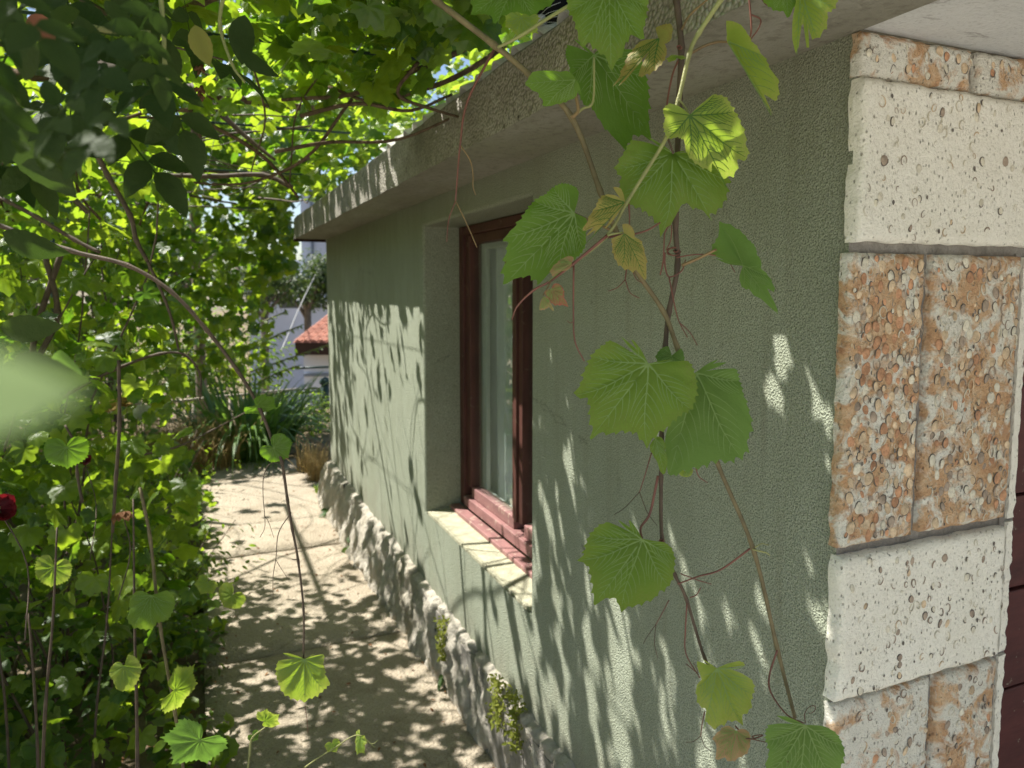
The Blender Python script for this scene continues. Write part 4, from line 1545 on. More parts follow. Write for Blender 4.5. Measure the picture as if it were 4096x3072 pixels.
tufts('dry_grass', '', 'grass', [(.88, 6.25, .08, 'golden dry grass tuft against the far end of the plinth'),
                                   (.90, 6.65, .14, 'second dry grass tuft just behind the house corner')], .34, 130, 'dry')
tufts('dry_grass', '', 'grass', [(-.15, 7.3, .5, 'dry straw-coloured grass left of the strap-leaf clump'),
                                   (-1.3, 7.4, .8, 'dry reddish grass patch under the fence rail')], .55, 900, 'dry')
tufts('green_weeds', '', 'weeds', [(.86, 5.85, .06, 'small green weeds at the foot of the dry grass tuft'),
                                      (.45, 7.0, .25, 'thin green weeds across the far end of the path')], .10, 160, 'fol_shrub', .08)

# ------------------------------------------------------------------ undergrowth (uncountable low leaves)
P = np.concatenate([gen_canopy(3600, (-3.4, -.08), (1.8, 7.2), (.0, .42), 2.4, -.15), gen_canopy(900, (-.16, .05), (1.9, 6.9), (.0, .14), 3.5, .02)])
ok = shade_filter(P, .8) | (P[:, 2] < .12); P = P[ok]
n = len(P)
Rm = frames(rand_dirs(n, (0, -.1, .8), .7), rand_dirs(n, (0, 0, -.1), 1))
o = stamp('ground_cover', OV+VTS, P, Rm, RNG.uniform(.03, .06, n), [M['fol_shrub']], None, 'stuff')
tag(o, 'mixed low green leaves covering the soil left of the path', 'ground cover', None, 'stuff')
P = gen_canopy(700, (-2.4, -.05), (1.8, 6.8), (-.025, -.0), 2.4, -.3)
n = len(P)
Rm = frames(rand_dirs(n, (0, 0, 1.5), .5), rand_dirs(n, (0, 0, 0), 1))
o = stamp('fallen_leaves', OV+VTS, P, Rm, RNG.uniform(.02, .05, n), [M['dry_leaf']], None, 'stuff')
tag(o, 'dry brown fallen leaves on the border soil', 'fallen leaves', None, 'stuff')
# bits on the path
P = np.stack([np.where(RNG.random(300) < .6, RNG.beta(.35, .35, 300)*.88, RNG.uniform(0, .88, 300)), RNG.uniform(1.9, 6.8, 300), np.full(300, .007)], 1)
Rm = frames(rand_dirs(300, (0, 0, 2.5), .6), rand_dirs(300, (0, 0, 0), 1))
o = stamp('path_litter', OVS, P, Rm, RNG.uniform(.006, .026, 300), [M['dry_leaf']], None, 'stuff')
tag(o, 'small dry leaf bits scattered on the concrete path', 'leaf litter', None, 'stuff')

# ------------------------------------------------------------------ rose bushes on the left
def rose_bush(label, cx, cy, h, count, seed, spread, mat='fol_dark', leafscale=(.10, .15), flowers=(), zlo=.2):
    t = thing('rose_bush', label, 'rose bush', 'rose bushes on the left')
    rg = random.Random(seed)
    st = []
    for i in range(9):
        a = rg.uniform(PI*.45, PI*1.55); p = Vector((cx+rg.uniform(-.12, .12), cy+rg.uniform(-.12, .12), -.03)); pts = [p.copy()]
        H = h*rg.uniform(.65, 1.0)
        for k in range(5):
            p = p+Vector((math.cos(a)*spread*.16, math.sin(a)*spread*.16, H/5)); a += rg.uniform(-.5, .5); pts.append(p.copy())
        st.append((pts, rg.uniform(.004, .0075), .0022))
    canes(st, M['cane_dark'], t, 'stem', .015, 4, 6)
    P, N, Y, S = [], [], [], []
    for i in range(count):
        pts, _, _ = rg.choice(st)
        q = rg.uniform(.15, 1)*(len(pts)-1.001); k = int(q)
        p = Vector(pts[k]).lerp(Vector(pts[k+1]), q-k)
        if p.z < zlo: continue
        a = rg.uniform(0, 2*PI)
        P.append(p); Y.append((math.cos(a), math.sin(a), rg.uniform(-.6, .3))); N.append((rg.uniform(-.5, .5), rg.uniform(-.5, .5), 1)); S.append(rg.uniform(*leafscale))
    P, N, Y, S = map(lambda q: np.array([tuple(v) if hasattr(v, '__len__') else v for v in q], dtype=float), (P, N, Y, S))
    ok = shade_filter(P, .7)
    P, N, Y, S = P[ok], N[ok], Y[ok], S[ok]
    leaf_objects('leaf', ROSE, P, frames(N, Y), S, M[mat], t)
    return t


def bloom(parent, c, r, mat, seed, toward=(0, -.6, .5), petals=16):
    rg = random.Random(seed)
    tv, tt, tu = oval_leaf(5, .95, -.3, -.35, .9)
    P, N, Y, S = [], [], [], []
    ax = Vector(toward).normalized(); u = ax.orthogonal().normalized(); w = ax.cross(u)
    for i in range(petals):
        a = i*2.399; lift = 1.1-1.3*(i/petals)
        d = (u*math.cos(a)+w*math.sin(a))
        y = (d*(1-max(0, lift)*.6)+ax*max(.05, lift)).normalized()
        P.append(Vector(c)+d*r*.12); Y.append(y); N.append((ax-d*.6)); S.append(r*(.55+.5*i/petals))
    P, N, Y, S = [np.array([tuple(v) if hasattr(v, '__len__') else v for v in q], dtype=float) for q in (P, N, Y, S)]
    leaf_objects('petal', [(tv, tt, tu)], P, frames(N, Y), S, M[mat], parent, 'petal')


rb = rose_bush('nearest rose bush with thin dark canes at the lower left', -.50, 1.75, 1.35, 170, 3, .7, 'fol_dark')
rb2 = rose_bush('rose bush with fresh green leaves in front of the path shrubs', -.28, 2.3, 1.0, 150, 4, .7, 'fol_rose_green', (.09, .13))
rb3 = rose_bush('rose bush behind with thick woody canes at the left edge', -.95, 2.2, 1.5, 150, 9, .8, 'fol_rose_green', (.09, .14))


rg = random.Random(404)
for i in range(5):
    px = rg.uniform(-5, 170); d = rg.uniform(1.5, 2.4); y0 = rg.uniform(480, 620)
    sw = rg.uniform(-22, 22)
    pts = [at(px, 790, d), at(px+sw*.3, 700, d), at(px+sw*.8, 620, d+.03), at(px+sw*1.1, y0, d+.05)]
    k_ = len(spline(pts, 5))
    b = MB(); b.tube(spline(pts, 5), [(.0042-.0022*q/(k_-1))*rg.uniform(.9, 1.1) for q in range(k_)], 6)
    b.build('stem', M['cane_dark'], (rb, rb2, rb3)[i % 3], True)


def flower(name, label, cat, c, r, mat, seed, stem_to, petals=16, toward=(0, -.6, .5)):
    t = thing(name, label, cat)
    bloom(t, c, r, mat, seed, toward, petals)
    b = MB(); b.tube(spline([c, Vector(c).lerp(Vector(stem_to), .5)+Vector((.02, .02, 0)), stem_to], 4), .0014, 5); b.build('stem', M['cane_dark'], t, True)
    b = MB(); b.tube([Vector(c)-Vector(toward).normalized()*r*.18, Vector(c)], [r*.08, r*.22], 8); b.build('calyx', M['cane_green'], t, True)


flower('rose_flower', 'dark red rose bloom at the left edge of the photograph', 'rose', at(-2, 508, 1.3), .032, 'petal_red', 1, at(25, 640, 1.2), 20, (.4, -.8, .3))
flower('rose_flower', 'small faded crimson rose half hidden among leaves', 'rose', at(84, 461, 2.1), .024, 'petal_red', 2, at(90, 560, 1.9), 12, (.2, -.6, .5))
flower('rose_flower', 'withered brown-red rose head hanging on a cane', 'rose', at(122, 512, 1.7), .03, 'dry_leaf', 5, at(118, 600, 1.7), 12, (.1, -.3, -.8))
flower('dahlia', 'round white flower above the border', 'flower', at(143, 415, 3.4), .050, 'petal_white', 3, at(140, 520, 3.4), 34)
flower('dahlia', 'white flower lower down nearer the path', 'flower', at(166, 462, 4.4), .050, 'petal_white', 4, at(168, 540, 4.4), 30)
for (x, y, s, lab) in ((126, 402, .05, 'cream yellow flower head at the top of its cluster'), (110, 408, .045, 'cream yellow flower head on the left of its cluster'),
                        (134, 392, .04, 'small cream yellow flower head nearest the white flower')):
    flower('hydrangea', lab, 'flower', at(x, y, 3.7), s, 'petal_yellow', x, at(x-3, 500, 3.7), 40)

# ------------------------------------------------------------------ individual hanging shoots
D0 = .86
LEAFNO = [0]


def shoot(label):
    return thing('hanging_vine_shoot', label, 'vine shoot', 'grapevine shoots hanging beside the wall')


def place_leaf(parent, j, tp, d=D0, dd=0.0, roll=0, wid=1.0, mat='leaf_deep', vein='vein', label=None, face=1, **kw):
    """j, tp: petiole point and tip (full photo pixels) at depth d; dd: tip further away"""
    LEAFNO[0] += 1
    J = at(j[0]/4, j[1]/4, d); T = at(tp[0]/4, tp[1]/4, d+dd)
    Yv = (T-J); L = Yv.length; Yv.normalize()
    Vw = (CAM-(J+T)/2).normalized()
    Nv = (Vw-Yv*Vw.dot(Yv)).normalized()*face
    rot = Matrix.Rotation(R_(roll), 3, Yv)
    Nv = rot @ Nv
    Xv = Yv.cross(Nv)
    me = hero_leaf(LEAFNO[0]*7+3, size=L, wid=wid, mats=[M[mat], M[vein]], **kw)
    M4 = Matrix((Xv, Yv, Nv)).transposed().to_4x4(); M4.translation = J
    o = bpy.data.objects.new('leaf', me)
    o.matrix_local = M4
    link(o, parent)
    if label: o['label'] = label
    return o


OUTL = {
    'L8': ((2759, 463), [(2653, 435), (2662, 472), (2656, 498), (2679, 543), (2716, 541), (2742, 552), (2756, 598), (2788, 632), (2828, 658), (2865, 669), (2864, 626), (2885, 649), (2919, 695), (2945, 738), (2974, 667), (2971, 618), (3019, 615), (2999, 552), (2968, 489), (2922, 423), (2893, 395), (2848, 383), (2816, 409), (2713, 429), (2676, 417)]),
    'L9': ((2693, 615), [(2659, 598), (2630, 569), (2584, 546), (2527, 563), (2498, 609), (2461, 675), (2487, 712), (2475, 752), (2493, 798), (2533, 815), (2578, 833), (2619, 861), (2647, 890), (2663, 933), (2673, 907), (2704, 873), (2722, 827), (2745, 804), (2779, 827), (2819, 830), (2848, 850), (2871, 885), (2885, 833), (2911, 793), (2922, 758), (2916, 727), (2939, 715), (2916, 689), (2871, 644), (2813, 621), (2762, 601), (2733, 604), (2710, 612)]),
    'L3': ((2376, 220), [(2365, 215), (2343, 203), (2321, 177), (2292, 163), (2269, 184), (2262, 218), (2281, 263), (2280, 291), (2292, 304), (2311, 335), (2327, 373), (2349, 402), (2368, 396), (2394, 437), (2432, 487), (2465, 519), (2521, 563), (2536, 538), (2553, 506), (2623, 513), (2609, 443), (2604, 354), (2578, 266), (2541, 209), (2501, 180), (2470, 203), (2438, 196), (2413, 190), (2394, 203), (2381, 218)]),
    'L10': ((2295, 853), [(2314, 775), (2304, 755), (2246, 740), (2212, 752), (2183, 781), (2143, 798), (2109, 838), (2086, 873), (2054, 913), (2013, 948), (2034, 970), (2020, 1016), (2011, 1067), (2017, 1128), (2046, 1108), (2080, 1102), (2115, 1093), (2137, 1113), (2166, 1126), (2189, 1096), (2229, 1056), (2275, 1039), (2309, 1027), (2344, 982), (2344, 930), (2344, 873)]),
    'L11': ((2498, 810), [(2484, 798), (2481, 758), (2447, 755), (2407, 787), (2378, 838), (2344, 896), (2324, 936), (2321, 970), (2314, 1006), (2335, 976), (2367, 947), (2381, 907), (2395, 916), (2410, 927), (2424, 890), (2441, 867), (2475, 836), (2494, 818)]),
    'L12': ((2497, 935), [(2487, 899), (2515, 900), (2533, 921), (2538, 947), (2567, 964), (2581, 999), (2593, 1045), (2596, 1108), (2578, 1096), (2556, 1079), (2515, 1073), (2487, 1056), (2470, 1039), (2458, 1010), (2452, 976), (2447, 953), (2470, 944)]),
    'L4': ((2300, 320), [(2292, 304), (2264, 290), (2242, 296), (2185, 291), (2128, 294), (2118, 313), (2090, 333), (2122, 345), (2153, 364), (2169, 383), (2183, 407), (2216, 402), (2248, 396), (2280, 386), (2302, 380), (2327, 369), (2315, 351), (2318, 339), (2307, 324)]),
    'L5': ((2635, 155), [(2686, 89), (2629, 95), (2572, 152), (2534, 190), (2496, 266), (2477, 310), (2446, 354), (2439, 383), (2461, 348), (2477, 329), (2496, 335), (2541, 329), (2518, 304), (2566, 234), (2604, 196), (2654, 184), (2686, 139)]),
    'L7': ((2913, 168), [(2906, 141), (2902, 88), (2923, 95), (2939, 106), (2961, 133), (2974, 157), (2988, 190), (3018, 233), (3039, 260), (3045, 298), (3056, 320), (3079, 354), (3077, 404), (3079, 443), (3069, 500), (3058, 448), (3039, 400), (3018, 366), (2980, 296), (2953, 244), (2928, 201)]),
    'L16': ((2974, 1062), [(2865, 1007), (2868, 976), (2885, 941), (2888, 919), (2893, 881), (2916, 887), (2951, 913), (2991, 964), (3019, 1022), (3031, 1079), (3045, 1148), (3077, 1176), (3103, 1205), (3102, 1268), (3065, 1228), (3037, 1196), (3017, 1188), (2997, 1159), (2974, 1148), (2962, 1102), (2939, 1056), (2911, 1033), (2882, 1023)]),
    'L17': ((2592, 1456), [(2566, 1436), (2552, 1405), (2544, 1373), (2521, 1353), (2486, 1346), (2440, 1359), (2412, 1382), (2372, 1416), (2355, 1456), (2337, 1490), (2335, 1525), (2303, 1591), (2355, 1594), (2366, 1639), (2366, 1697), (2380, 1725), (2372, 1761), (2406, 1739), (2446, 1742), (2486, 1731), (2526, 1734), (2555, 1737), (2578, 1765), (2604, 1802), (2624, 1765), (2647, 1737), (2675, 1719), (2692, 1691), (2738, 1651), (2770, 1642), (2784, 1594), (2789, 1571), (2784, 1525), (2767, 1468), (2750, 1442), (2710, 1438), (2658, 1448), (2612, 1453)]),
    'L17b': ((2687, 1422), [(2621, 1427), (2641, 1399), (2675, 1385), (2727, 1393), (2738, 1422), (2741, 1445), (2687, 1462), (2635, 1456)]),
    'L18': ((2784, 1493), [(2818, 1485), (2847, 1456), (2873, 1436), (2904, 1450), (2939, 1473), (2956, 1519), (2964, 1571), (2984, 1628), (2998, 1685), (2996, 1725), (2981, 1737), (2979, 1794), (2956, 1831), (2927, 1828), (2904, 1845), (2876, 1834), (2830, 1845), (2790, 1863), (2744, 1874), (2704, 1888), (2672, 1911), (2664, 1823), (2658, 1754), (2675, 1685), (2704, 1616), (2732, 1559), (2761, 1513)]),
    'L19': ((2621, 1754), [(2601, 1782), (2612, 1817), (2629, 1845), (2635, 1880), (2658, 1897), (2667, 1857), (2658, 1800), (2652, 1760), (2627, 1747)]),
    'L19b': ((2738, 1884), [(2718, 1897), (2738, 1908), (2764, 1903), (2773, 1880), (2750, 1871), (2730, 1877)]),
    'L20': ((2569, 2158), [(2540, 2139), (2521, 2110), (2514, 2074), (2469, 2078), (2427, 2084), (2385, 2110), (2359, 2149), (2343, 2194), (2340, 2233), (2317, 2265), (2359, 2275), (2369, 2323), (2379, 2375), (2389, 2443), (2424, 2426), (2456, 2413), (2482, 2426), (2489, 2452), (2500, 2484), (2527, 2472), (2579, 2452), (2631, 2426), (2650, 2391), (2682, 2375), (2699, 2336), (2702, 2284), (2705, 2233), (2682, 2187), (2657, 2169), (2611, 2163)]),
    'L21': ((2867, 2675), [(2845, 2665), (2812, 2640), (2793, 2652), (2803, 2698), (2812, 2724), (2796, 2756), (2793, 2788), (2803, 2833), (2835, 2853), (2835, 2904), (2828, 2953), (2864, 2937), (2890, 2924), (2922, 2904), (2954, 2904), (2987, 2924), (2980, 2885), (3006, 2840), (3006, 2795), (3014, 2769), (3006, 2717), (2980, 2659), (2954, 2634), (2916, 2646), (2890, 2672)]),
    'L22': ((2945, 2924), [(2916, 2904), (2883, 2924), (2854, 2956), (2867, 2982), (2865, 3034), (2896, 3024), (2919, 3043), (2954, 3027), (2987, 3014), (3000, 2969), (2996, 2930), (2967, 2914)]),
    'L23': ((3221, 2903), [(3193, 2897), (3148, 2866), (3109, 2869), (3077, 2904), (3067, 2937), (3077, 2988), (3084, 3021), (3071, 3072), (3084, 3130), (3148, 3195), (3213, 3260), (3277, 3195), (3348, 3130), (3368, 3072), (3381, 3008), (3368, 2969), (3342, 2930), (3290, 2901), (3252, 2899)]),
    'L24': ((1218, 2638), [(1195, 2635), (1163, 2614), (1124, 2617), (1111, 2646), (1098, 2698), (1111, 2743), (1124, 2788), (1163, 2811), (1208, 2824), (1224, 2814), (1266, 2795), (1292, 2769), (1316, 2743), (1298, 2704), (1292, 2659), (1295, 2620), (1260, 2614), (1234, 2630)]),
    'L1': ((2066, -63), [(1889, -13), (1895, 63), (1958, 70), (1990, 120), (2009, 76), (2059, 63), (2129, 71), (2167, 44), (2211, 13), (2218, -38), (2123, -95), (1996, -95)]),
    'L2': ((2435, -57), [(2270, 0), (2273, 32), (2292, 63), (2305, 101), (2318, 139), (2327, 171), (2353, 158), (2368, 165), (2394, 187), (2422, 203), (2444, 228), (2452, 256), (2470, 231), (2495, 203), (2508, 158), (2533, 127), (2558, 142), (2574, 152), (2580, 95), (2590, 47), (2596, 0), (2580, -47), (2517, -82), (2454, -63), (2413, -63), (2359, -82), (2286, -38)]),
    'L6': ((3202, -38), [(3183, 13), (3202, 63), (3221, 114), (3234, 165), (3215, 203), (3180, 237), (3228, 209), (3259, 165), (3291, 120), (3291, 70), (3323, 51), (3326, 0), (3304, -51), (3240, -76)]),
    'L6b': ((3139, -51), [(3050, -25), (3088, 25), (3133, 44), (3153, 70), (3171, 32), (3187, 6), (3202, -38)]),
    'L27': ((604, 2382), [(591, 2373), (556, 2362), (523, 2388), (517, 2439), (510, 2472), (536, 2510), (562, 2517), (601, 2522), (627, 2491), (672, 2478), (691, 2439), (691, 2394), (665, 2362), (620, 2376)]),
    'L28': ((497, 2665), [(481, 2649), (510, 2620), (543, 2633), (565, 2665), (556, 2711), (530, 2749), (475, 2766), (452, 2724), (430, 2698), (446, 2665)]),
    'L13': ((2286, 1051), [(2295, 1030), (2258, 1030), (2229, 1050), (2200, 1085), (2188, 1130), (2212, 1108), (2246, 1085), (2286, 1062)]),
    'L14': ((2205, 1156), [(2178, 1165), (2195, 1193), (2212, 1216), (2246, 1219), (2275, 1222), (2255, 1188), (2252, 1153), (2235, 1136), (2215, 1136)]),
    'L15': ((2173, 1188), [(2160, 1216), (2158, 1239), (2195, 1228), (2218, 1245), (2200, 1211), (2182, 1187)]),
}


def traced_leaf(parent, key, d=D0, tx=0.0, ty=0.0, mat='leaf_deep', vein='vein', label=None, **kw):
    """leaf whose own outline (lobes and all) was measured; it stands at depth d and is curved and tilted"""
    J, pts = OUTL[key]
    P2 = [((p[0]-J[0]), -(p[1]-J[1])) for p in pts]
    R2 = [math.hypot(*p) for p in P2]
    k0 = max(range(len(P2)), key=lambda i: R2[i])
    a0 = math.atan2(P2[k0][1], P2[k0][0]); L = R2[k0]
    # leaf x axis: 90 degrees anticlockwise of the tip direction in the picture, so signed angle = a - a0
    tb = sorted(((math.degrees(math.atan2(p[1], p[0])-a0)+180) % 360-180, r/L) for p, r in zip(P2, R2))
    gaps = []
    for i in range(len(tb)):
        a1, r1 = tb[i]; a2, r2 = tb[(i+1) % len(tb)]
        g = (a2-a1) % 360
        gaps.append((g, i, a1, a2, r1, r2))
    g, i, a1, a2, r1, r2 = max(gaps)
    if g > 50:
        for q in (.07, .2, .5, .8, .93):
            tb.append(((a1+g*q+180) % 360-180, .04 if q in (.07, .93) else .012))
        tb.sort()
    TA = [t[0] for t in tb]; TR = [t[1] for t in tb]
    TA = [TA[-1]-360]+TA+[TA[0]+360]; TR = [TR[-1]]+TR+[TR[0]]
    tips = []
    for i in range(1, len(TA)-1):
        if TR[i] > TR[i-1] and TR[i] >= TR[i+1] and TR[i] > .3: tips.append((TR[i], TA[i]))
    mains = []
    for r, an in sorted(tips, reverse=True):
        if all(abs((an-m_+180) % 360-180) > 20 for m_ in mains): mains.append(an)
    for an in (30, -30, 62, -62, 95, -95):
        if float(np.interp(an, TA, TR)) > .3 and all(abs((an-m_+180) % 360-180) > 22 for m_ in mains): mains.append(an)
    size = L/4.0/FPX*d
    LEAFNO[0] += 1
    nseg = int(max(96, min(260, size*2200)))//4*4
    me = hero_leaf(LEAFNO[0]*7+3, out=(TA, TR, mains), size=size, mats=[M[mat], M[vein]], tx=tx, ty=ty, nang=nseg, tooth=kw.pop('tooth', .035), **kw)
    Yv = RT*math.cos(a0)+UP*math.sin(a0)
    Xv = RT*math.cos(a0+PI/2)+UP*math.sin(a0+PI/2)
    Nv = -FW
    # mesh x is measured along Xv: right-handed with (X, Y, -N)
    M4 = Matrix((Xv, Yv, Nv)).transposed().to_4x4(); M4.translation = at(J[0]/4, J[1]/4, d)
    me.transform(M4)
    o = bpy.data.objects.new('leaf', me)
    c = at(J[0]/4, J[1]/4, d)
    me.transform(Matrix.Translation(-c)); o.location = c
    link(o, parent)
    if label: o['label'] = label
    return o


def stem(parent, pts, d=D0, r=(.0024, .0018), mat='cane', name='cane', dz=0.0, nodes=True, sub=6, n=8):
    W = [at(p[0]/4, p[1]/4, (p[2] if len(p) > 2 else d)+dz) for p in pts]
    S_ = spline(W, sub)
    k = len(S_)
    rad = []
    for i in range(k):
        q = r[0]+(r[1]-r[0])*i/(k-1)
        if nodes and i % sub == 0 and 0 < i < k-1: q *= 1.28
        rad.append(q)
    b = MB(); b.tube(S_, rad, n)
    return b.build(name, M[mat], parent, True)


def tendril(parent, pts, d=D0, r=(.0009, .0005), mat='tendril', curl_end=0):
    W = [at(p[0]/4, p[1]/4, d) for p in pts]
    S_ = spline(W, 7)
    if curl_end:
        e = S_[-1]; dr = (S_[-1]-S_[-2]).normalized(); sd = RT*curl_end
        rr_ = .006
        for i in range(1, 9):
            a = i/8*PI*1.5
            S_.append(e+dr*math.sin(a)*rr_+sd*(1-math.cos(a))*rr_)
            rr_ *= .96
    k = len(S_)
    b = MB(); b.tube(S_, [r[0]+(r[1]-r[0])*i/(k-1) for i in range(k)], 5)
    return b.build('tendril', M[mat], parent, True)


# --- S1: long green-brown cane crossing the picture
s1 = shoot('long green-brown cane running from the roof edge down across the wall')
stem(s1, [(1690, -60), (1743, 0), (1977, 180), (2123, 304), (2287, 471), (2401, 766), (2458, 911), (2544, 1082), (2653, 1245), (2709, 1390), (2861, 1831),
          (3013, 2197), (3109, 2594), (3180, 2872)], D0+.02, (.0040, .0022), 'cane')
stem(s1, [(2287, 471), (2312, 443), (2305, 386), (2300, 320)], D0+.01, (.0024, .0016), 'petiole', 'petiole', nodes=False)
stem(s1, [(2287, 471), (2330, 435), (2372, 404), (2376, 230)], D0+.03, (.0018, .0014), 'cane_green', 'petiole', nodes=False)
stem(s1, [(2452, 924), (2400, 900), (2326, 867), (2296, 853)], D0+.015, (.0018, .0014), 'petiole', 'petiole', nodes=False)
traced_leaf(s1, 'L3', D0+.045, .25, -.2, 'leaf_deep', fold=.10, droop=.12, label='large dark green leaf behind the cane')
traced_leaf(s1, 'L4', D0-.01, -.5, .1, 'leaf_deep', fold=.30, droop=.2)
traced_leaf(s1, 'L10', D0-.01, -.15, -.1, 'leaf_deep', fold=.12, droop=.12, label='large deep green leaf over the window frame')
traced_leaf(s1, 'L18', D0+.02, .1, .1, 'leaf_soft', fold=.08, droop=.10, label='pale matt leaf partly behind the mottled one')
traced_leaf(s1, 'L23', D0-.04, .05, -.1, 'leaf_soft', fold=.10, droop=.12, label='leaf cut by the bottom of the frame')
tendril(s1, [(3000, 2194), (2883, 2278), (2795, 2305), (2709, 2336)], D0+.01, (.0013, .0009))
tendril(s1, [(3109, 2601), (3078, 2700), (3084, 2770), (3148, 2859), (3215, 2893)], D0+.01, (.0012, .0009))
tendril(s1, [(3222, 2893), (3218, 2860), (3226, 2840)], D0+.0, (.0006, .0004), curl_end=1)
stem(s1, [(3010, 2197), (3040, 2205), (3068, 2212), (3080, 2222)], D0+.015, (.0011, .0006), 'cane_green', 'side_shoot', nodes=False)
stem(s1, [(3020, 2190), (3045, 2175), (3075, 2180)], D0+.015, (.0008, .0004), 'cane_green', 'side_shoot', nodes=False)
tendril(s1, [(2781, 1860), (2795, 1905), (2830, 1931)], D0+.03)
tendril(s1, [(2977, 2954), (3006, 2956), (3064, 2969)], D0+.0)

# --- S2: dark reddish vertical cane
s2 = shoot('dark reddish cane hanging straight down between the leaves')
stem(s2, [(2700, -90), (2706, 0), (2725, 190), (2717, 400), (2702, 873), (2710, 1062), (2676, 1245), (2661, 1387), (2650, 1600), (2646, 1748), (2644, 1908), (2649, 2161),
          (2700, 2300), (2745, 2395), (2819, 2633), (2862, 2675)], D0+.03, (.0040, .0016), 'cane_dark')
stem(s2, [(2757, 217), (2817, 184), (2870, 168), (2912, 168)], D0+.02, (.0019, .0015), 'petiole', 'petiole', nodes=False)
traced_leaf(s2, 'L7', D0, .9, .2, 'leaf_lime', 'vein', fold=.5, droop=.05, label='folded leaf seen nearly edge-on at the top')
traced_leaf(s2, 'L16', D0, .6, .3, 'leaf_soft', fold=.3, droop=.1, label='leaf turned sideways against the wall')
stem(s2, [(2727, 1062), (2800, 1030), (2865, 998)], D0+.015, (.0020, .0016), 'petiole', 'petiole', nodes=False)
tendril(s2, [(2705, 1030), (2780, 1018), (2850, 1020), (2905, 1035), (2940, 1090)], D0+.02)
traced_leaf(s2, 'L17', D0-.03, .0, -.15, 'leaf_mot', 'vein', fold=.10, droop=.12, label='largest mottled green leaf with veined margins')
traced_leaf(s2, 'L17b', D0+.01, .1, .2, 'leaf_soft', fold=.1, droop=.1)
traced_leaf(s2, 'L20', D0-.02, -.1, -.2, 'leaf_mot', 'vein', fold=.14, droop=.12, label='broad lower leaf hanging on its curved stalk')
traced_leaf(s2, 'L21', D0-.01, .2, -.1, 'leaf_lime', 'vein', fold=.18, droop=.16, label='sunlit yellow-green leaf near the bottom')
traced_leaf(s2, 'L22', D0, .1, .1, 'leaf_tan', 'vein', fold=.15, droop=.1, label='small orange-tan young leaf')
stem(s2, [(2632, 1903), (2600, 2051), (2563, 2110), (2569, 2158)], D0+.0, (.0016, .0013), 'tendril', 'petiole', nodes=False)
tendril(s2, [(2569, 2158), (2600, 2172), (2647, 2170)], D0+.01, (.0014, .001), 'petiole')
tendril(s2, [(2606, 1811), (2580, 1900), (2558, 1968)], D0+.02, (.0008, .0006))
tendril(s2, [(2558, 1968), (2500, 2030), (2455, 2060)], D0+.02, (.0006, .0004), 'cane_dark')
tendril(s2, [(2558, 1968), (2590, 2050), (2629, 2103)], D0+.02, (.0006, .0004), 'cane_dark')
tendril(s2, [(2722, 2294), (2790, 2320), (2845, 2336)], D0+.02, (.0008, .0005))
tendril(s2, [(2748, 2413), (2742, 2520), (2744, 2614), (2799, 2711)], D0+.02, (.0010, .0007))
tendril(s2, [(2760, 2390), (2785, 2380), (2803, 2350)], D0+.02, (.0008, .0006))
tendril(s2, [(2744, 2655), (2790, 2690), (2775, 2650)], D0+.02, (.0006, .0004))
tendril(s2, [(2819, 2846), (2808, 2900), (2803, 2943)], D0+.01, (.0008, .0005))
tendril(s2, [(2803, 2943), (2775, 2965), (2744, 2969)], D0+.01, (.0005, .0004), 'cane_dark')
tendril(s2, [(2803, 2943), (2820, 2985), (2845, 3005)], D0+.01, (.0005, .0004), 'cane_dark')
tendril(s2, [(2941, 2904), (2975, 2940), (3006, 2956), (3045, 2945)], D0+.01, (.0010, .0006), curl_end=-1)
tendril(s2, [(2676, 2400), (2650, 2450), (2624, 2497)], D0+.01, (.0007, .0005))
tendril(s2, [(2624, 2497), (2590, 2545), (2573, 2575)], D0+.01, (.0005, .0004), 'cane_dark')
tendril(s2, [(2624, 2497), (2618, 2570), (2631, 2633)], D0+.01, (.0005, .0004), 'cane_dark')
# tangled knots
for (kx, ky, kr, sd) in ((2700, 1005, 34, 1), (2722, 188, 14, 2), (2648, 2163, 12, 3)):
    rg = random.Random(sd)
    pts = []
    for i in range(26):
        a = i*.9; q = kr*(.55+.45*math.sin(i*.47))
        pts.append((kx+math.cos(a)*q*rg.uniform(.8, 1.1), ky+math.sin(a)*q*.55*rg.uniform(.8, 1.2)))
    W = [at(p[0]/4, p[1]/4, D0+.03+.006*math.sin(i*1.1)) for i, p in enumerate(pts)]
    b = MB(); b.tube(spline(W, 3), .0009, 5); b.build('tendril', M['tendril'], s2, True)
tendril(s2, [(2660, 1010), (2660, 1060), (2676, 1107), (2725, 1085), (2742, 1040)], D0+.02, (.0011, .0008))
tendril(s2, [(2676, 1107), (2690, 1180), (2704, 1245), (2718, 1290), (2750, 1350)], D0+.02, (.0010, .0006))
tendril(s2, [(2718, 1290), (2760, 1330), (2790, 1382)], D0+.02, (.0008, .0005))
tendril(s2, [(2640, 1100), (2652, 1050), (2655, 1000), (2660, 930), (2685, 900), (2683, 960), (2665, 1000)], D0+.02, (.0010, .0007))
stem(s2, [(2839, -10), (2760, 60), (2727, 119)], D0+.02, (.0012, .0016), 'petiole', 'petiole', nodes=False)
tendril(s2, [(2714, 240), (2690, 300), (2668, 420), (2665, 540)], D0+.03, (.0014, .0010), 'tendril')
place_leaf(s2, (2706, 232), (2690, 215), D0+.0, .01, 40, 1.0, 'leaf_lime', fold=.2, droop=.1, veins=False)

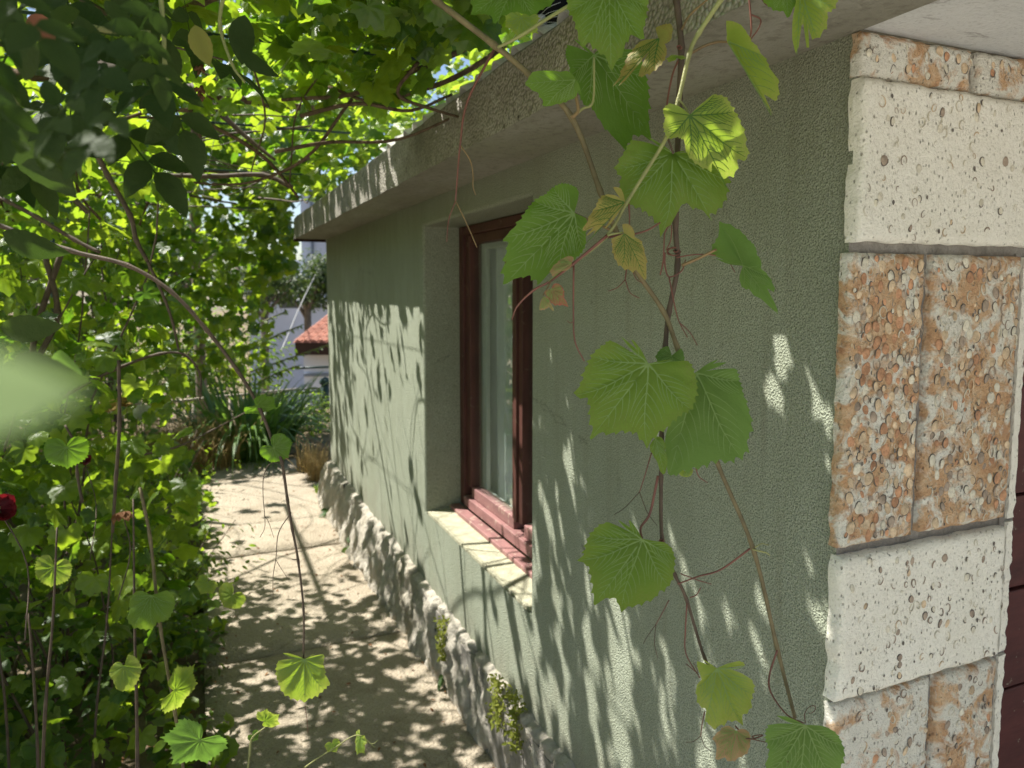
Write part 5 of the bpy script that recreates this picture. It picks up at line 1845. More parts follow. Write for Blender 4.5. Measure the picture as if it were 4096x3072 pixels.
# --- S3: pale green cane in front
s3 = shoot('pale green cane in front, ending in a pink-tinged tip over the window')
stem(s3, [(2915, -70), (2882, 0), (2795, 133), (2757, 217), (2714, 400), (2667, 546), (2578, 695), (2507, 810), (2430, 941), (2292, 1056), (2200, 1125)],
     D0-.02, (.0030, .0016), 'cane_green')
stem(s3, [(2430, 941), (2292, 1056), (2200, 1125), (2137, 1159), (2072, 1221), (2047, 1278)], D0-.022, (.0019, .0008), 'tendril', 'cane')
traced_leaf(s3, 'L8', D0-.04, .2, -.2, 'leaf_lime', 'vein_y', fold=.14, droop=.14, label='yellow-green leaf with darker veins')
traced_leaf(s3, 'L9', D0-.01, .0, -.1, 'leaf_mot', 'vein', fold=.10, droop=.12, label='broad green leaf with yellowing right margin')
traced_leaf(s3, 'L5', D0-.04, .6, .2, 'leaf_yellow', 'vein_y', fold=.4, droop=.12, tooth=.05, label='narrow curled yellow-green leaf')
traced_leaf(s3, 'L11', D0-.03, -.5, .1, 'leaf_yellow', 'vein_y', fold=.3, droop=.15, label='curled yellow leaf below the crossing canes')
traced_leaf(s3, 'L12', D0-.03, .2, -.2, 'leaf_yellow', 'vein_y', fold=.2, droop=.2, tooth=.05, label='small yellow leaf with a brown spot')
traced_leaf(s3, 'L13', D0-.03, .4, .1, 'leaf_tan', 'vein', fold=.25, droop=.1)
traced_leaf(s3, 'L14', D0-.03, .0, -.1, 'leaf_red', 'vein', fold=.12, droop=.15, tooth=.05, label='tiny pinkish-red young leaf')
traced_leaf(s3, 'L15', D0-.03, .3, .1, 'leaf_tan', 'vein', fold=.2, droop=.2)
stem(s3, [(2203, 1125), (2190, 1150), (2172, 1182)], D0-.025, (.0009, .0007), 'petiole', 'petiole', nodes=False)
stem(s3, [(2430, 941), (2460, 935), (2492, 930)], D0-.025, (.0013, .001), 'cane_green', 'petiole', nodes=False)
tendril(s3, [(2515, 815), (2518, 860), (2518, 901)], D0-.02, (.0011, .0007))
tendril(s3, [(2430, 950), (2480, 940), (2535, 936), (2590, 920), (2641, 890)], D0-.0, (.0015, .0010))
tendril(s3, [(2507, 1067), (2501, 1119)], D0-.0, (.0010, .0008))
tendril(s3, [(2501, 1119), (2470, 1150), (2432, 1165)], D0-.0, (.0007, .0005), curl_end=0)
tendril(s3, [(2501, 1119), (2520, 1170), (2558, 1193)], D0-.0, (.0007, .0005))
tendril(s3, [(2525, 1070), (2545, 1115), (2572, 1133)], D0-.0, (.0007, .0005))
tendril(s3, [(2295, 1056), (2294, 1250), (2300, 1364), (2337, 1445)], D0-.02, (.0012, .0007))
tendril(s3, [(2297, 1282), (2282, 1292), (2268, 1283)], D0-.02, (.0006, .0004))
stem(s3, [(2714, 400), (2735, 420), (2759, 463)], D0-.025, (.0014, .0012), 'cane_green', 'petiole', nodes=False)
stem(s3, [(2667, 546), (2680, 575), (2693, 615)], D0-.01, (.0014, .0012), 'cane_dark', 'petiole', nodes=False)

# --- S4: dead-straight shoot over the path with one leaf at its tip
s4 = shoot('thin dark shoot dangling over the path with a single round leaf at its tip')
DP = 1.30
stem(s4, [(-60, 880), (272, 1000), (506, 1060), (683, 1165), (823, 1316), (949, 1481), (1038, 1633), (1095, 1778), (1127, 1848), (1150, 2000), (1169, 2116), (1192, 2239),
          (1214, 2439), (1214, 2636)], DP, (.0042, .0017), 'cane_dark')
traced_leaf(s4, 'L24', DP-.01, .0, -.1, 'leaf_lime', 'vein', fold=.12, droop=.12, label='single round hanging leaf over the path')
place_leaf(s4, (1030, 1622), (1105, 1640), DP-.01, .03, 45, .9, 'leaf_deep', fold=.2, droop=.2)
place_leaf(s4, (1095, 1790), (1150, 1835), DP-.01, .01, 20, 1.1, 'leaf_deep', out='round', fold=.2, droop=.2)
tendril(s4, [(1130, 1855), (1082, 1854), (1056, 1900), (1052, 1980), (1060, 2100), (1040, 2150)], DP, (.0010, .0005), 'cane_dark')
tendril(s4, [(1056, 2060), (1075, 2090), (1095, 2150)], DP, (.0006, .0004), 'cane_dark')
tendril(s4, [(1165, 2050), (1115, 2130), (1104, 2230), (1092, 2310), (1092, 2395)], DP, (.0010, .0005), 'cane_dark')
tendril(s4, [(1104, 2240), (1125, 2275), (1150, 2312)], DP, (.0006, .0004), 'cane_dark')
stem(s4, [(1190, 2237), (1175, 2238), (1168, 2237)], DP, (.001, .0009), 'cane_dark', 'side_shoot', nodes=False)
tendril(s4, [(1219, 2822), (1228, 2880), (1232, 2935)], DP, (.0007, .0004), 'tendril')

# --- S5: red tendril over the soffit
s5 = shoot('slender crimson forked tendril hanging in front of the roof soffit')
stem(s5, [(1977, 196), (1870, 405), (1841, 576), (1822, 804)], D0+.05, (.0017, .0010), 'tendril', 'cane', nodes=False)
tendril(s5, [(1822, 804), (1795, 880), (1787, 968)], D0+.05, (.0009, .0006), 'tendril', curl_end=0)
tendril(s5, [(1822, 804), (1865, 890), (1908, 990)], D0+.05, (.0010, .0006), 'petiole')
tendril(s5, [(1841, 580), (1880, 640), (1892, 696), (1892, 745), (1903, 780)], D0+.05, (.0010, .0006), 'petiole')

# --- S6: leaves at the top, from the shoots above the picture
s6 = shoot('leafy shoot above the roof edge whose big leaves hang into the top of the frame')
stem(s6, [(1560, -140), (1900, -70), (2380, -120), (2900, -110), (3420, -130)], D0-.05, (.003, .0025), 'cane')
traced_leaf(s6, 'L2', D0-.10, .0, -.1, 'leaf_mot', 'vein', fold=.08, droop=.08, label='big pale-veined leaf at the top centre')
traced_leaf(s6, 'L1', D0-.08, .2, .2, 'leaf_deep', 'vein', fold=.1, droop=.1, label='leaf with sun flecks cut by the top edge')
place_leaf(s6, (2085, 70), (2078, 160), D0+.02, .02, 10, .95, 'leaf_lime', 'vein', fold=.1, droop=.1)
traced_leaf(s6, 'L6', D0-.06, .5, .1, 'leaf_lime', 'vein', fold=.3, droop=.1, label='yellow-green leaf pointing down at the top right')
traced_leaf(s6, 'L6b', D0-.05, .2, .1, 'leaf_deep', 'vein', fold=.15, droop=.1)
stem(s6, [(2280, 20), (2180, 80), (2070, 150), (1990, 190)], D0+.0, (.0022, .0018), 'cane_green', 'cane', nodes=False)
tendril(s6, [(2990, -60), (2997, 0), (3005, 122), (2988, 174)], D0+.0, (.0013, .0010))
tendril(s6, [(3004, 58), (3042, 79), (3030, 120), (2990, 172)], D0+.0, (.0011, .0008))
tendril(s6, [(3040, -20), (3060, 15), (3078, 24)], D0+.0)

# --- small extra leaves between
traced_leaf(s2, 'L19', D0+.0, .4, .1, 'leaf_mot', fold=.25, droop=.2)
traced_leaf(s2, 'L19b', D0+.03, .1, .1, 'leaf_lime', fold=.15, droop=.2)

# --- leaves hanging singly on the left and at the bottom (vine shoots nearer the camera)
s7 = shoot('shoot weaving through the rose canes with broad soft leaves at lower left')
stem(s7, [(560, 1950), (600, 2150), (640, 2500), (700, 2850), (740, 3120)], 1.6, (.0035, .003), 'cane', 'cane')
traced_leaf(s7, 'L27', 1.55, .0, .1, 'leaf_mot', 'vein', fold=.12, droop=.15, label='broad soft green leaf over the rose canes')
traced_leaf(s7, 'L28', 1.55, .1, .1, 'leaf_lime', 'vein', fold=.14, droop=.2)
place_leaf(s7, (265, 1790), (268, 1875), 1.5, .0, 4, 1.15, 'leaf_deep', 'vein', out='round', fold=.2, droop=.2, label='heart-shaped dark leaf hanging at the left')
place_leaf(s7, (215, 2270), (195, 2352), 1.7, .0, 20, 1.0, 'leaf_lime', 'vein', out='round', fold=.14, droop=.2)
place_leaf(s7, (700, 2760), (800, 2740), 1.55, .05, 30, 1.0, 'leaf_lime', 'vein', fold=.14, droop=.2)
place_leaf(s7, (800, 2960), (690, 3060), 1.45, .0, -30, 1.0, 'leaf_soft', 'vein', fold=.2, droop=.1)
place_leaf(s7, (830, 2330), (800, 2380), 2.2, .0, 10, .9, 'leaf_lime', 'vein', fold=.2, droop=.1)
place_leaf(s7, (930, 2380), (895, 2430), 2.2, .0, 10, 1.2, 'leaf_lime', 'vein', out='round', fold=.2, droop=.1)
s8 = shoot('young yellow-green shoot curving over the path at the bottom edge')
stem(s8, [(985, 3130), (1000, 3000), (1010, 2950), (1060, 2910)], 1.5, (.0025, .0015), 'cane_green', 'cane')
place_leaf(s8, (1060, 2885), (1115, 2865), 1.5, .0, 50, 1.2, 'leaf_lime', 'vein', fold=.2, droop=.1)
place_leaf(s8, (1010, 2940), (1030, 2960), 1.5, .0, 30, 1.2, 'leaf_deep', 'vein', fold=.2, droop=.1)
stem(s8, [(1180, 3100), (1260, 3040), (1340, 2990), (1430, 2940), (1500, 2990)], 1.5, (.0016, .0008), 'cane_green', 'cane', nodes=False)
place_leaf(s8, (1330, 2975), (1345, 3010), 1.5, .0, 10, 1.0, 'leaf_lime', 'vein', fold=.2, droop=.1)
place_leaf(s8, (1440, 2955), (1425, 3020), 1.5, .0, 55, .8, 'leaf_lime', 'vein', fold=.2, droop=.1)
tendril(s8, [(1450, 2960), (1490, 2975), (1512, 2960)], 1.5, (.0008, .0005), 'cane_green')

# far canes crossing the green background on the left
s9 = shoot('bare curving canes crossing in front of the sunlit vine wall')
for pts, d, r in (([(375, 500), (385, 600), (430, 700), (520, 860), (545, 960), (590, 1045)], 1.9, (.0075, .005)),
                  ([(590, 1045), (620, 1110), (660, 1200), (690, 1290), (715, 1400)], 1.9, (.004, .003)),
                  ([(0, 790), (150, 870), (300, 960), (400, 1010)], 2.0, (.006, .005)),
                  ([(120, 1690), (300, 1560), (480, 1470), (640, 1415), (740, 1420), (800, 1500), (800, 1600)], 2.4, (.006, .003)),
                  ([(560, 1820), (700, 1790), (850, 1720), (1000, 1640)], 2.4, (.004, .002)),
                  ([(330, 2010), (310, 1900), (300, 1780), (260, 1700)], 2.0, (.004, .003)),
                  ([(475, 1440), (478, 1700), (465, 1900), (450, 2130)], 1.9, (.0045, .004)),
                  ([(1170, 750), (1050, 700), (850, 705), (600, 700)], 3.0, (.010, .009)),
                  ([(760, 340), (775, 480), (780, 700)], 2.8, (.014, .012)),
                  ([(765, 340), (900, 470), (1000, 560), (1100, 640)], 2.8, (.013, .006)),
                  ([(100, 480), (200, 600), (270, 760), (350, 850)], 2.4, (.016, .008)),
                  ([(250, 1000), (150, 1300), (120, 1500)], 2.6, (.010, .010)),
                  ([(180, 1020), (230, 1250), (160, 1420)], 2.6, (.010, .010)),
                  ):
    stem(s9, pts, d, r, 'cane_dark', 'cane')

# ------------------------------------------------------------------ very near, blurred rose spray at the upper left
nr = thing('near_rose_branch', 'dark rose spray very near the camera filling the upper left corner', 'rose branch')
for pts, d, r in (([(-40, 200), (60, 420), (200, 560), (330, 640)], .62, (.003, .002)),
                  ([(640, -40), (655, 120), (660, 260), (690, 420)], .70, (.0025, .0015)),
                  ([(120, -30), (240, 60), (420, 120), (600, 130)], .66, (.003, .002)),
                  ([(900, -40), (880, 100), (930, 260), (980, 330)], .80, (.0022, .0012))):
    stem(nr, pts, d, r, 'cane_green', 'stem')
NL = [((230, 200), (300, 420), .62, 40, 'fol_dark'), ((340, 200), (250, 380), .6, 30, 'fol_dark'), ((60, 20), (40, 260), .5, 30, 'fol_dark'),
      ((660, 150), (700, 330), .7, 20, 'fol_dark'), ((600, 20), (560, 240), .66, 20, 'fol_dark'), ((520, -20), (430, 140), .62, 40, 'fol_dark'),
      ((780, 100), (830, 270), .74, 14, 'leaf_yellow2'), ((980, 60), (950, 260), .8, 20, 'fol_dark'), ((960, 190), (1095, 330), .78, 50, 'fol_dark'),
      ((610, 250), (650, 410), .72, 10, 'fol_dark'), ((180, 320), (230, 440), .55, 0, 'fol_dark'), ((60, 480), (260, 800), .6, 30, 'fol_dark'),
      ((420, 330), (300, 240), .6, 20, 'fol_dark'), ((0, 330), (30, 560), .55, 30, 'fol_dark'), ((640, 520), (760, 640), .9, 30, 'fol_dark'),
      ((200, 60), (340, 60), .55, 20, 'fol_dark'), ((420, 0), (520, 110), .6, 30, 'fol_dark'), ((130, 130), (60, 330), .58, 30, 'fol_dark'),
      ((330, 420), (460, 440), .64, 20, 'fol_dark'), ((300, 60), (420, 220), .6, 35, 'fol_dark'), ((480, 150), (560, 330), .64, 30, 'fol_dark'),
      ((0, 100), (140, 150), .5, 20, 'fol_dark'), ((10, 930), (250, 1040), 1.0, 40, 'fol_dark'), ((0, 1310), (240, 1320), .9, 20, 'fol_dark'),
      ((240, 1400), (300, 1560), .5, 40, 'leaf_soft'), ((370, 540), (330, 420), .7, 30, 'fol_dark')]
ovn = oval_leaf(14, .56, .22, .25, .82, .03)
for (j, tpx, d, roll, mt) in NL:
    J = at(j[0]/4, j[1]/4, d); T = at(tpx[0]/4, tpx[1]/4, d+.02)
    Yv = (T-J); L = Yv.length; Yv.normalize()
    Vw = (CAM-J).normalized(); Nv = (Vw-Yv*Vw.dot(Yv)).normalized()
    Nv = Matrix.Rotation(R_(roll), 3, Yv) @ Nv
    X = Yv.cross(Nv)
    tv, tt, tu = ovn
    mm = M['leaf_yellow'] if mt == 'leaf_yellow2' else M[mt]
    me = fast_mesh('leaf', tv*L, tt, [mm], np.stack([tu, tu*0], 1))
    M4 = Matrix((X, Yv, Nv)).transposed().to_4x4(); M4.translation = J
    o = bpy.data.objects.new('leaf', me); o.matrix_local = M4
    link(o, nr)
rg = random.Random(77)
Ps, Ns, Ys, Ss = [], [], [], []
for i in range(40):
    px, py = rg.uniform(-30, 185), rg.uniform(-30, 140)
    if px > 120 and py > 100: continue
    d = rg.uniform(.36, .95)
    p = at(px, py, d)
    Ps.append(p); Ns.append((rg.uniform(-.6, .6), -.6+rg.uniform(-.5, .4), .5+rg.uniform(-.4, .5))); Ys.append((rg.uniform(-.6, .6), rg.uniform(-.3, .3), -1)); Ss.append(d*rg.uniform(.10, .18))
Ps, Ns, Ys, Ss = [np.array([tuple(v) if hasattr(v, '__len__') else v for v in q], dtype=float) for q in (Ps, Ns, Ys, Ss)]
leaf_objects('leaf', ROSE, Ps, frames(Ns, Ys), Ss, M['fol_dark'], nr)
# reddish leaf and old hips
def oval_obj(parent, j, tpx, d, roll, mat, name='leaf', label=None, wid=1.0):
    J = at(j[0]/4, j[1]/4, d); T = at(tpx[0]/4, tpx[1]/4, d)
    Yv = (T-J); L = Yv.length; Yv.normalize()
    Vw = (CAM-J).normalized(); Nv = (Vw-Yv*Vw.dot(Yv)).normalized()
    Nv = Matrix.Rotation(R_(roll), 3, Yv) @ Nv
    X = Yv.cross(Nv)*wid
    tv, tt, tu = ovn
    me = fast_mesh(name, tv*np.array((L*1.25*wid, L, L), np.float32), tt, [M[mat]], np.stack([tu, tu*0], 1))
    M4 = Matrix((X.normalized(), Yv, Nv)).transposed().to_4x4(); M4.translation = J
    o = bpy.data.objects.new(name, me); o.matrix_local = M4
    link(o, parent)
    if label: o['label'] = label
    return o


oval_obj(nr, (120, 60), (205, 175), .66, 10, 'leaf_red', label='dull red young rose leaf')
oval_obj(nr, (330, 240), (452, 250), .85, 10, 'lichen', label='pale speckled withered leaf', wid=1.3)
oval_obj(nr, (455, 175), (400, 285), .86, 10, 'lichen', label='pale speckled withered leaf')
for (hx, hy) in ((795, 275), (710, 330), (795, 360), (790, 385)):
    c = at(hx/4, hy/4, .95)
    rg = random.Random(hx)
    b = MB()
    for k in range(9):
        a = rg.uniform(0, 2*PI); q = rg.uniform(0, .006)
        p = c+RT*math.cos(a)*q+UP*math.sin(a)*q
        b.tube([p, p+Vector((rg.uniform(-.3, .3), -.4, rg.uniform(-.6, .2)))*.012], [.0028, .0016], 5)
    b.build('withered_flower', M['dry_leaf'], nr, True)
# one leaf almost touching the lens
nb = thing('near_leaf', 'blurred leaf almost touching the lens at the left edge, coloured pale as if sunlit', 'leaf')
oval_obj(nb, (-380, 1520), (250, 1620), .058, 25, 'leaf_sunlit_tint', 'blade', wid=.9)
oval_obj(nb, (60, 1430), (310, 1560), .40, 50, 'fol_dark', 'blade')

# ------------------------------------------------------------------ small plants at the wall foot and on the ledge
for (x, y, z, nn, h, lab) in ((.80, 4.42, .0, 7, .07, 'small green weed rooted where the plinth meets the path'), (.87, 2.72, .0, 4, .04, 'tiny weed under the mossy crack of the plinth'),
                              (.79, 5.2, .0, 9, .06, 'weed at the foot of the plinth near the far corner')):
    t = thing('weed', lab, 'weed')
    P = np.tile([x, y, z], (nn, 1))+RNG.normal(size=(nn, 3))*.01; P[:, 2] = .01+RNG.random(nn)*.05
    leaf_objects('leaf', OV, P, frames(rand_dirs(nn, (-.5, -.3, .8), .5), rand_dirs(nn, (-.5, -.2, .2), .7)), RNG.uniform(.05, .08, nn), M['fol_rose_green'], t)
for (y, z, lab, k) in ((2.70, .22, 'yellow-green moss growing down a crack in the plinth', 260), (2.13, .27, 'mossy tuft on the ledge left of its twin', 240),
                       (1.98, .29, 'mossy tuft on the ledge nearest the camera', 240)):
    P = np.stack([np.full(k, plinth_x(y, z)-.012)+RNG.normal(size=k)*.010, y+RNG.normal(size=k)*.022, z+RNG.uniform(-.10, .07, k)], 1)
    N = rand_dirs(k, (-.5, -.3, .6), .8); Y = rand_dirs(k, (-.4, -.3, .5), .8)
    o = stamp('ledge_moss', OVS, P, frames(N, Y), RNG.uniform(.010, .022, k), [M['moss']], None, 'stuff')
    tag(o, lab, 'moss', None, 'stuff')

# ------------------------------------------------------------------ fence, rail, posts, utility pole
fe = thing('pipe_fence', 'low garden fence of pale rails on short posts beyond the border', 'fence')
for (p, q) in ((on_ground(60, 480), None),):
    pass


def rail_px(parent, a, b_, da, db, r, mat, name='rail'):
    m_ = MB(); m_.tube([at(a[0], a[1], da), at(b_[0], b_[1], db)], r, 8); m_.build(name, M[mat], parent, True)


rail_px(fe, (60, 412), (142, 403), 7.6, 8.0, .020, 'rail')
rail_px(fe, (170, 402), (300, 389), 8.2, 9.0, .018, 'rail')
for (x, y, d) in ((86, 410, 7.7), (74, 411, 7.66), (104, 408, 7.8), (122, 406, 7.9), (193, 401, 8.3), (230, 397, 8.6)):
    t_ = at(x, y, d)
    m_ = MB(); m_.tube([(t_.x, t_.y, -.1), (t_.x, t_.y, t_.z-.02)], .035 if x == 86 else .016, 8); m_.build('post', M['rail'], fe, True)
gp = thing('gate_post', 'dark green gate post with a domed cap beside the house end', 'post')
g0 = at(325, 382, 10.5)
m_ = MB(); m_.tube([(g0.x, g0.y, -.1), (g0.x, g0.y, g0.z-.02)], .055, 12); m_.build('shaft', M['green_metal'], gp, True)
m_ = MB(); m_.tube([(g0.x, g0.y, g0.z-.03), (g0.x, g0.y, g0.z), (g0.x, g0.y, g0.z+.05), (g0.x, g0.y, g0.z+.075)], [.075, .085, .06, .01], 12); m_.build('cap', M['green_metal'], gp, True)
gt = thing('metal_gate', 'dark green barred gate half hidden behind the strap-leaf clump', 'gate')
ga, gb = at(296, 392, 10.4), at(338, 392, 10.6)
for z in (ga.z, .5, .15):
    m_ = MB(); m_.tube([(ga.x, ga.y, z), (gb.x, gb.y, z)], .018, 6); m_.build('rail', M['green_metal'], gt, True)
for k in range(8):
    p = ga.lerp(gb, k/7)
    m_ = MB(); m_.tube([(p.x, p.y, .02), (p.x, p.y, ga.z)], .010, 6); m_.build('bar', M['green_metal'], gt, True)
up = thing('utility_pole', 'weathered grey utility pole standing among the vines', 'pole')
u0 = on_ground(206, 452); dd_ = 9.0
ub = at(203, 430, 9.0); ub = Vector((ub.x, ub.y, -.1))
m_ = MB(); pts = [ub+Vector((0, 0, 6.2*i/14)) for i in range(15)]
m_.tube(pts, [.066-.001*i for i in range(15)], 9); m_.build('shaft', M['pole_mat'], up, True)
for z in (1.7, 1.74, 2.3, 2.34):
    m_ = MB(); m_.tube([ub+Vector((0, 0, z)), ub+Vector((0, 0, z+.02))], [.070, .070], 9); m_.build('band', M['wire'], up, True)
cb = thing('overhead_cable', 'thin cable slanting from the far building down to the garden', 'cable')
m_ = MB(); m_.tube(spline([at(327, 252, 20), at(303, 300, 16), at(281, 352, 12)], 6), .012, 5); m_.build('cable', M['wire'], cb, True)

# ------------------------------------------------------------------ background houses and trees
def wbox(mb, c, ax, ay, x0, x1, y0, y1, z0, z1, mi=0):
    v = []
    for x in (x0, x1):
        for y in (y0, y1):
            for z in (z0, z1):
                p = c+ax*x+ay*y; v.append((p.x, p.y, z))
    mb.add(v, [(0, 1, 3, 2), (4, 6, 7, 5), (0, 4, 5, 1), (2, 3, 7, 6), (0, 2, 6, 4), (1, 5, 7, 3)], mi)


AX, AY = Vector((RT.x, RT.y, 0)).normalized(), Vector((math.sin(YAW), math.cos(YAW), 0))
bh = thing('bungalow', 'white bungalow with a red tiled roof and dark brown eaves beyond the gate', 'house')
c = at(302, 340, 15.0); c = Vector((c.x, c.y, 0)); zt = at(302, 346, 15).z
m_ = MB(); wbox(m_, c, AX, AY, .02, 5, 0, 4, -3.2, zt-.15); m_.build('wall', M['far_wall2'], bh)
m_ = MB(); wbox(m_, c, AX, AY, .03, 5, -.05, -.002, zt-.62, zt-.56); m_.build('moulding', M['far_trim'], bh)
m_ = MB(); wbox(m_, c, AX, AY, .26, .62, -.03, -.003, -3.1, at(310, 403, 15).z); m_.build('window', M['far_glass'], bh)
m_ = MB(); wbox(m_, c, AX, AY, .20, .26, -.05, -.004, -3.1, at(310, 402, 15).z+.04); wbox(m_, c, AX, AY, .62, .68, -.05, -.004, -3.1, at(310, 402, 15).z+.04)
m_.build('window_frame', M['far_trim'], bh)
m_ = MB(); wbox(m_, c, AX, AY, -.02, 5.2, -.42, 4.2, zt-.149, zt+.10); m_.build('eaves', M['far_brown'], bh)
# hipped tile roof with rows of tiles
V, F = [], []
rows = 14
for r in range(rows):
    t0, t1 = r/rows, (r+1)/rows
    for k in range(34):
        a0 = -.06+k*.16
        za, zb = zt+.10+t0*1.0+.03, zt+.10+t1*1.0-.01+.03
        x0 = a0+t0*.9; x1 = x0+.15
        pA = [c+AX*x0+AY*(-.45+t0*2), c+AX*x1+AY*(-.45+t0*2), c+AX*(x1+.06)+AY*(-.45+t1*2), c+AX*(x0+.06)+AY*(-.45+t1*2)]
        if x0 > 5: continue
        b0 = len(V)
        for q, zz in zip(pA, (za, za, zb, zb)): V.append((q.x, q.y, zz))
        mid0 = (pA[0]+pA[1])/2; mid1 = (pA[2]+pA[3])/2
        V.append((mid0.x, mid0.y, za+.045)); V.append((mid1.x, mid1.y, zb+.045))
        F += [(b0, b0+4, b0+5, b0+3), (b0+4, b0+1, b0+2, b0+5)]
o = obj('roof', mesh_from('roof', V, F, [M['tile']]), bh); o['kind'] = 'stuff'
m_ = MB()
q0, q1, q2, q3 = c+AX*-.06+AY*-.45, c+AX*5.2+AY*-.45, c+AX*5.2+AY*1.55, c+AX*.84+AY*1.55
m_.add([(q0.x, q0.y, zt+.10), (q1.x, q1.y, zt+.10), (q2.x, q2.y, zt+1.1), (q3.x, q3.y, zt+1.1)], [(0, 1, 2, 3)]); m_.build('roof_deck', M['tile'], bh)

th = thing('tall_building', 'tall pale blue-white building with a drainpipe and curved awnings far behind', 'building')
c = at(298, 285, 24.0); c = Vector((c.x, c.y, 0))
m_ = MB(); wbox(m_, c, AX, AY, .15, 7, 0, 6, -3.2, 4.95); m_.build('wall', M['far_wall'], th)
m_ = MB(); wbox(m_, c, AX, AY, -2.0, .148, 1.0, 6, -3.2, 2.6); m_.build('side_wing', M['far_wall'], th)
m_ = MB(); wbox(m_, c, AX, AY, .48, .54, -.1, -.003, 2.3, 4.95); m_.build('drainpipe', M['far_trim'], th)
z1 = at(300, 283, 24).z
m_ = MB(); wbox(m_, c, AX, AY, -1.1, 1.15, -.35, -.004, z1-.03, z1+.09); m_.build('ledge', M['far_trim'], th)
for (x0, x1) in ((-1.3, .28), (.42, 1.05)):
    V, F = [], []
    for i in range(9):
        t = i/8
        x = x0+(x1-x0)*t; zz = z1-.05-.42*(t if x0 < 0 else t)**2.2
        for y, dz in ((-.9, -.12), (-.05, 0)):
            p = c+AX*x+AY*y; V.append((p.x, p.y, zz+dz))
        for y, dz in ((-.9, -.17), (-.05, -.05)):
            p = c+AX*x+AY*y; V.append((p.x, p.y, zz+dz))
    for i in range(8):
        a = i*4; F += [(a, a+1, a+5, a+4), (a+2, a+6, a+7, a+3), (a, a+4, a+6, a+2)]
    obj('awning', mesh_from('awning', V, F, [M['far_awning']], None, True), th)
m_ = MB(); wbox(m_, c, AX, AY, .12, .27, -.12, -.005, 1.0, z1-.2); wbox(m_, c, AX, AY, .85, .98, -.12, -.005, 1.0, z1-.3); m_.build('pillar', M['far_awning'], th)
m_ = MB(); wbox(m_, c, AX, AY, -.62, .118, -.06, -.006, 1.0, z1-.42); wbox(m_, c, AX, AY, .40, .62, -.06, -.006, 1.0, z1-.62); m_.build('window', M['far_glass'], th)
z2 = at(320, 246, 24).z
V = [(.95, -.5, z2+.55), (2.0, -.5, z2-.45), (2.0, -.5, z2+.75), (1.3, -.5, z2+.75), (.95, -.02, z2+.5), (2.0, -.02, z2-.5), (2.0, -.02, z2+.75), (1.3, -.02, z2+.75)]
V = [tuple((c+AX*x+AY*y).to_2d())+(z,) for x, y, z in V]
obj('stair_roof', mesh_from('stair_roof', V, [(0, 1, 2, 3), (7, 6, 5, 4), (0, 4, 5, 1), (1, 5, 6, 2), (0, 3, 7, 4)], [M['far_trim']]), th)


def tree(name, label, c, h, cr, count, mat, size, tm=None, group=None, trunk_r=.12, cz=None, squash=.8, bare=False):
    t = thing(name, label, 'tree', group)
    rg = random.Random(int(c[0]*31+c[1]*7))
    cz = cz or h*.65
    V_ = []
    limbs = [([(c[0], c[1], -3.2), (c[0]+.05, c[1], cz*.5), (c[0]+.1, c[1], cz)], trunk_r, trunk_r*.5)]
    nodes_ = []
    for i in range(9):
        a = rg.uniform(0, 2*PI); e = rg.uniform(.1, .9)
        tip = Vector((c[0]+math.cos(a)*cr*.8*math.cos(e), c[1]+math.sin(a)*cr*.8*math.cos(e), cz+math.sin(e)*cr*squash*.8))
        st = Vector((c[0]+.05, c[1], cz*rg.uniform(.5, .95)))
        limbs.append(([st, st.lerp(tip, .5)+Vector((0, 0, .1)), tip], trunk_r*.45, trunk_r*.12)); nodes_.append(tip)
    b = MB()
    for pts, r0, r1 in limbs[:1]:
        S_ = spline(pts, 4); b.tube(S_, [r0+(r1-r0)*i/(len(S_)-1) for i in range(len(S_))], 7)
    b.build('trunk', M['pole_mat'], t, True)
    canes([(list(p), r0, r1) for p, r0, r1 in limbs[1:]], M['pole_mat'], t, 'branch', .03, 3, 5)
    cl = [np.array(n_) for n_ in nodes_]+[np.array((c[0], c[1], cz))+np.array((rg.uniform(-1, 1)*cr*.7, rg.uniform(-1, 1)*cr*.7, rg.uniform(-.5, 1)*cr*squash*.7)) for _ in range(14)]
    ci = RNG.integers(0, len(cl), count)
    v = RNG.normal(size=(count, 3)); v /= np.linalg.norm(v, axis=1, keepdims=True)
    P = np.array(cl)[ci]+v*(RNG.random(count)**.4)[:, None]*cr*.38
    N = v*.8+RNG.normal(size=(count, 3))*.4+np.array((0, 0, .5)); Y = v+RNG.normal(size=(count, 3))*.6
    o = stamp('crown', tm or OVS, P, frames(N, Y), RNG.uniform(*size, count), [M[mat]], t)
    o['kind'] = 'stuff'
    return t


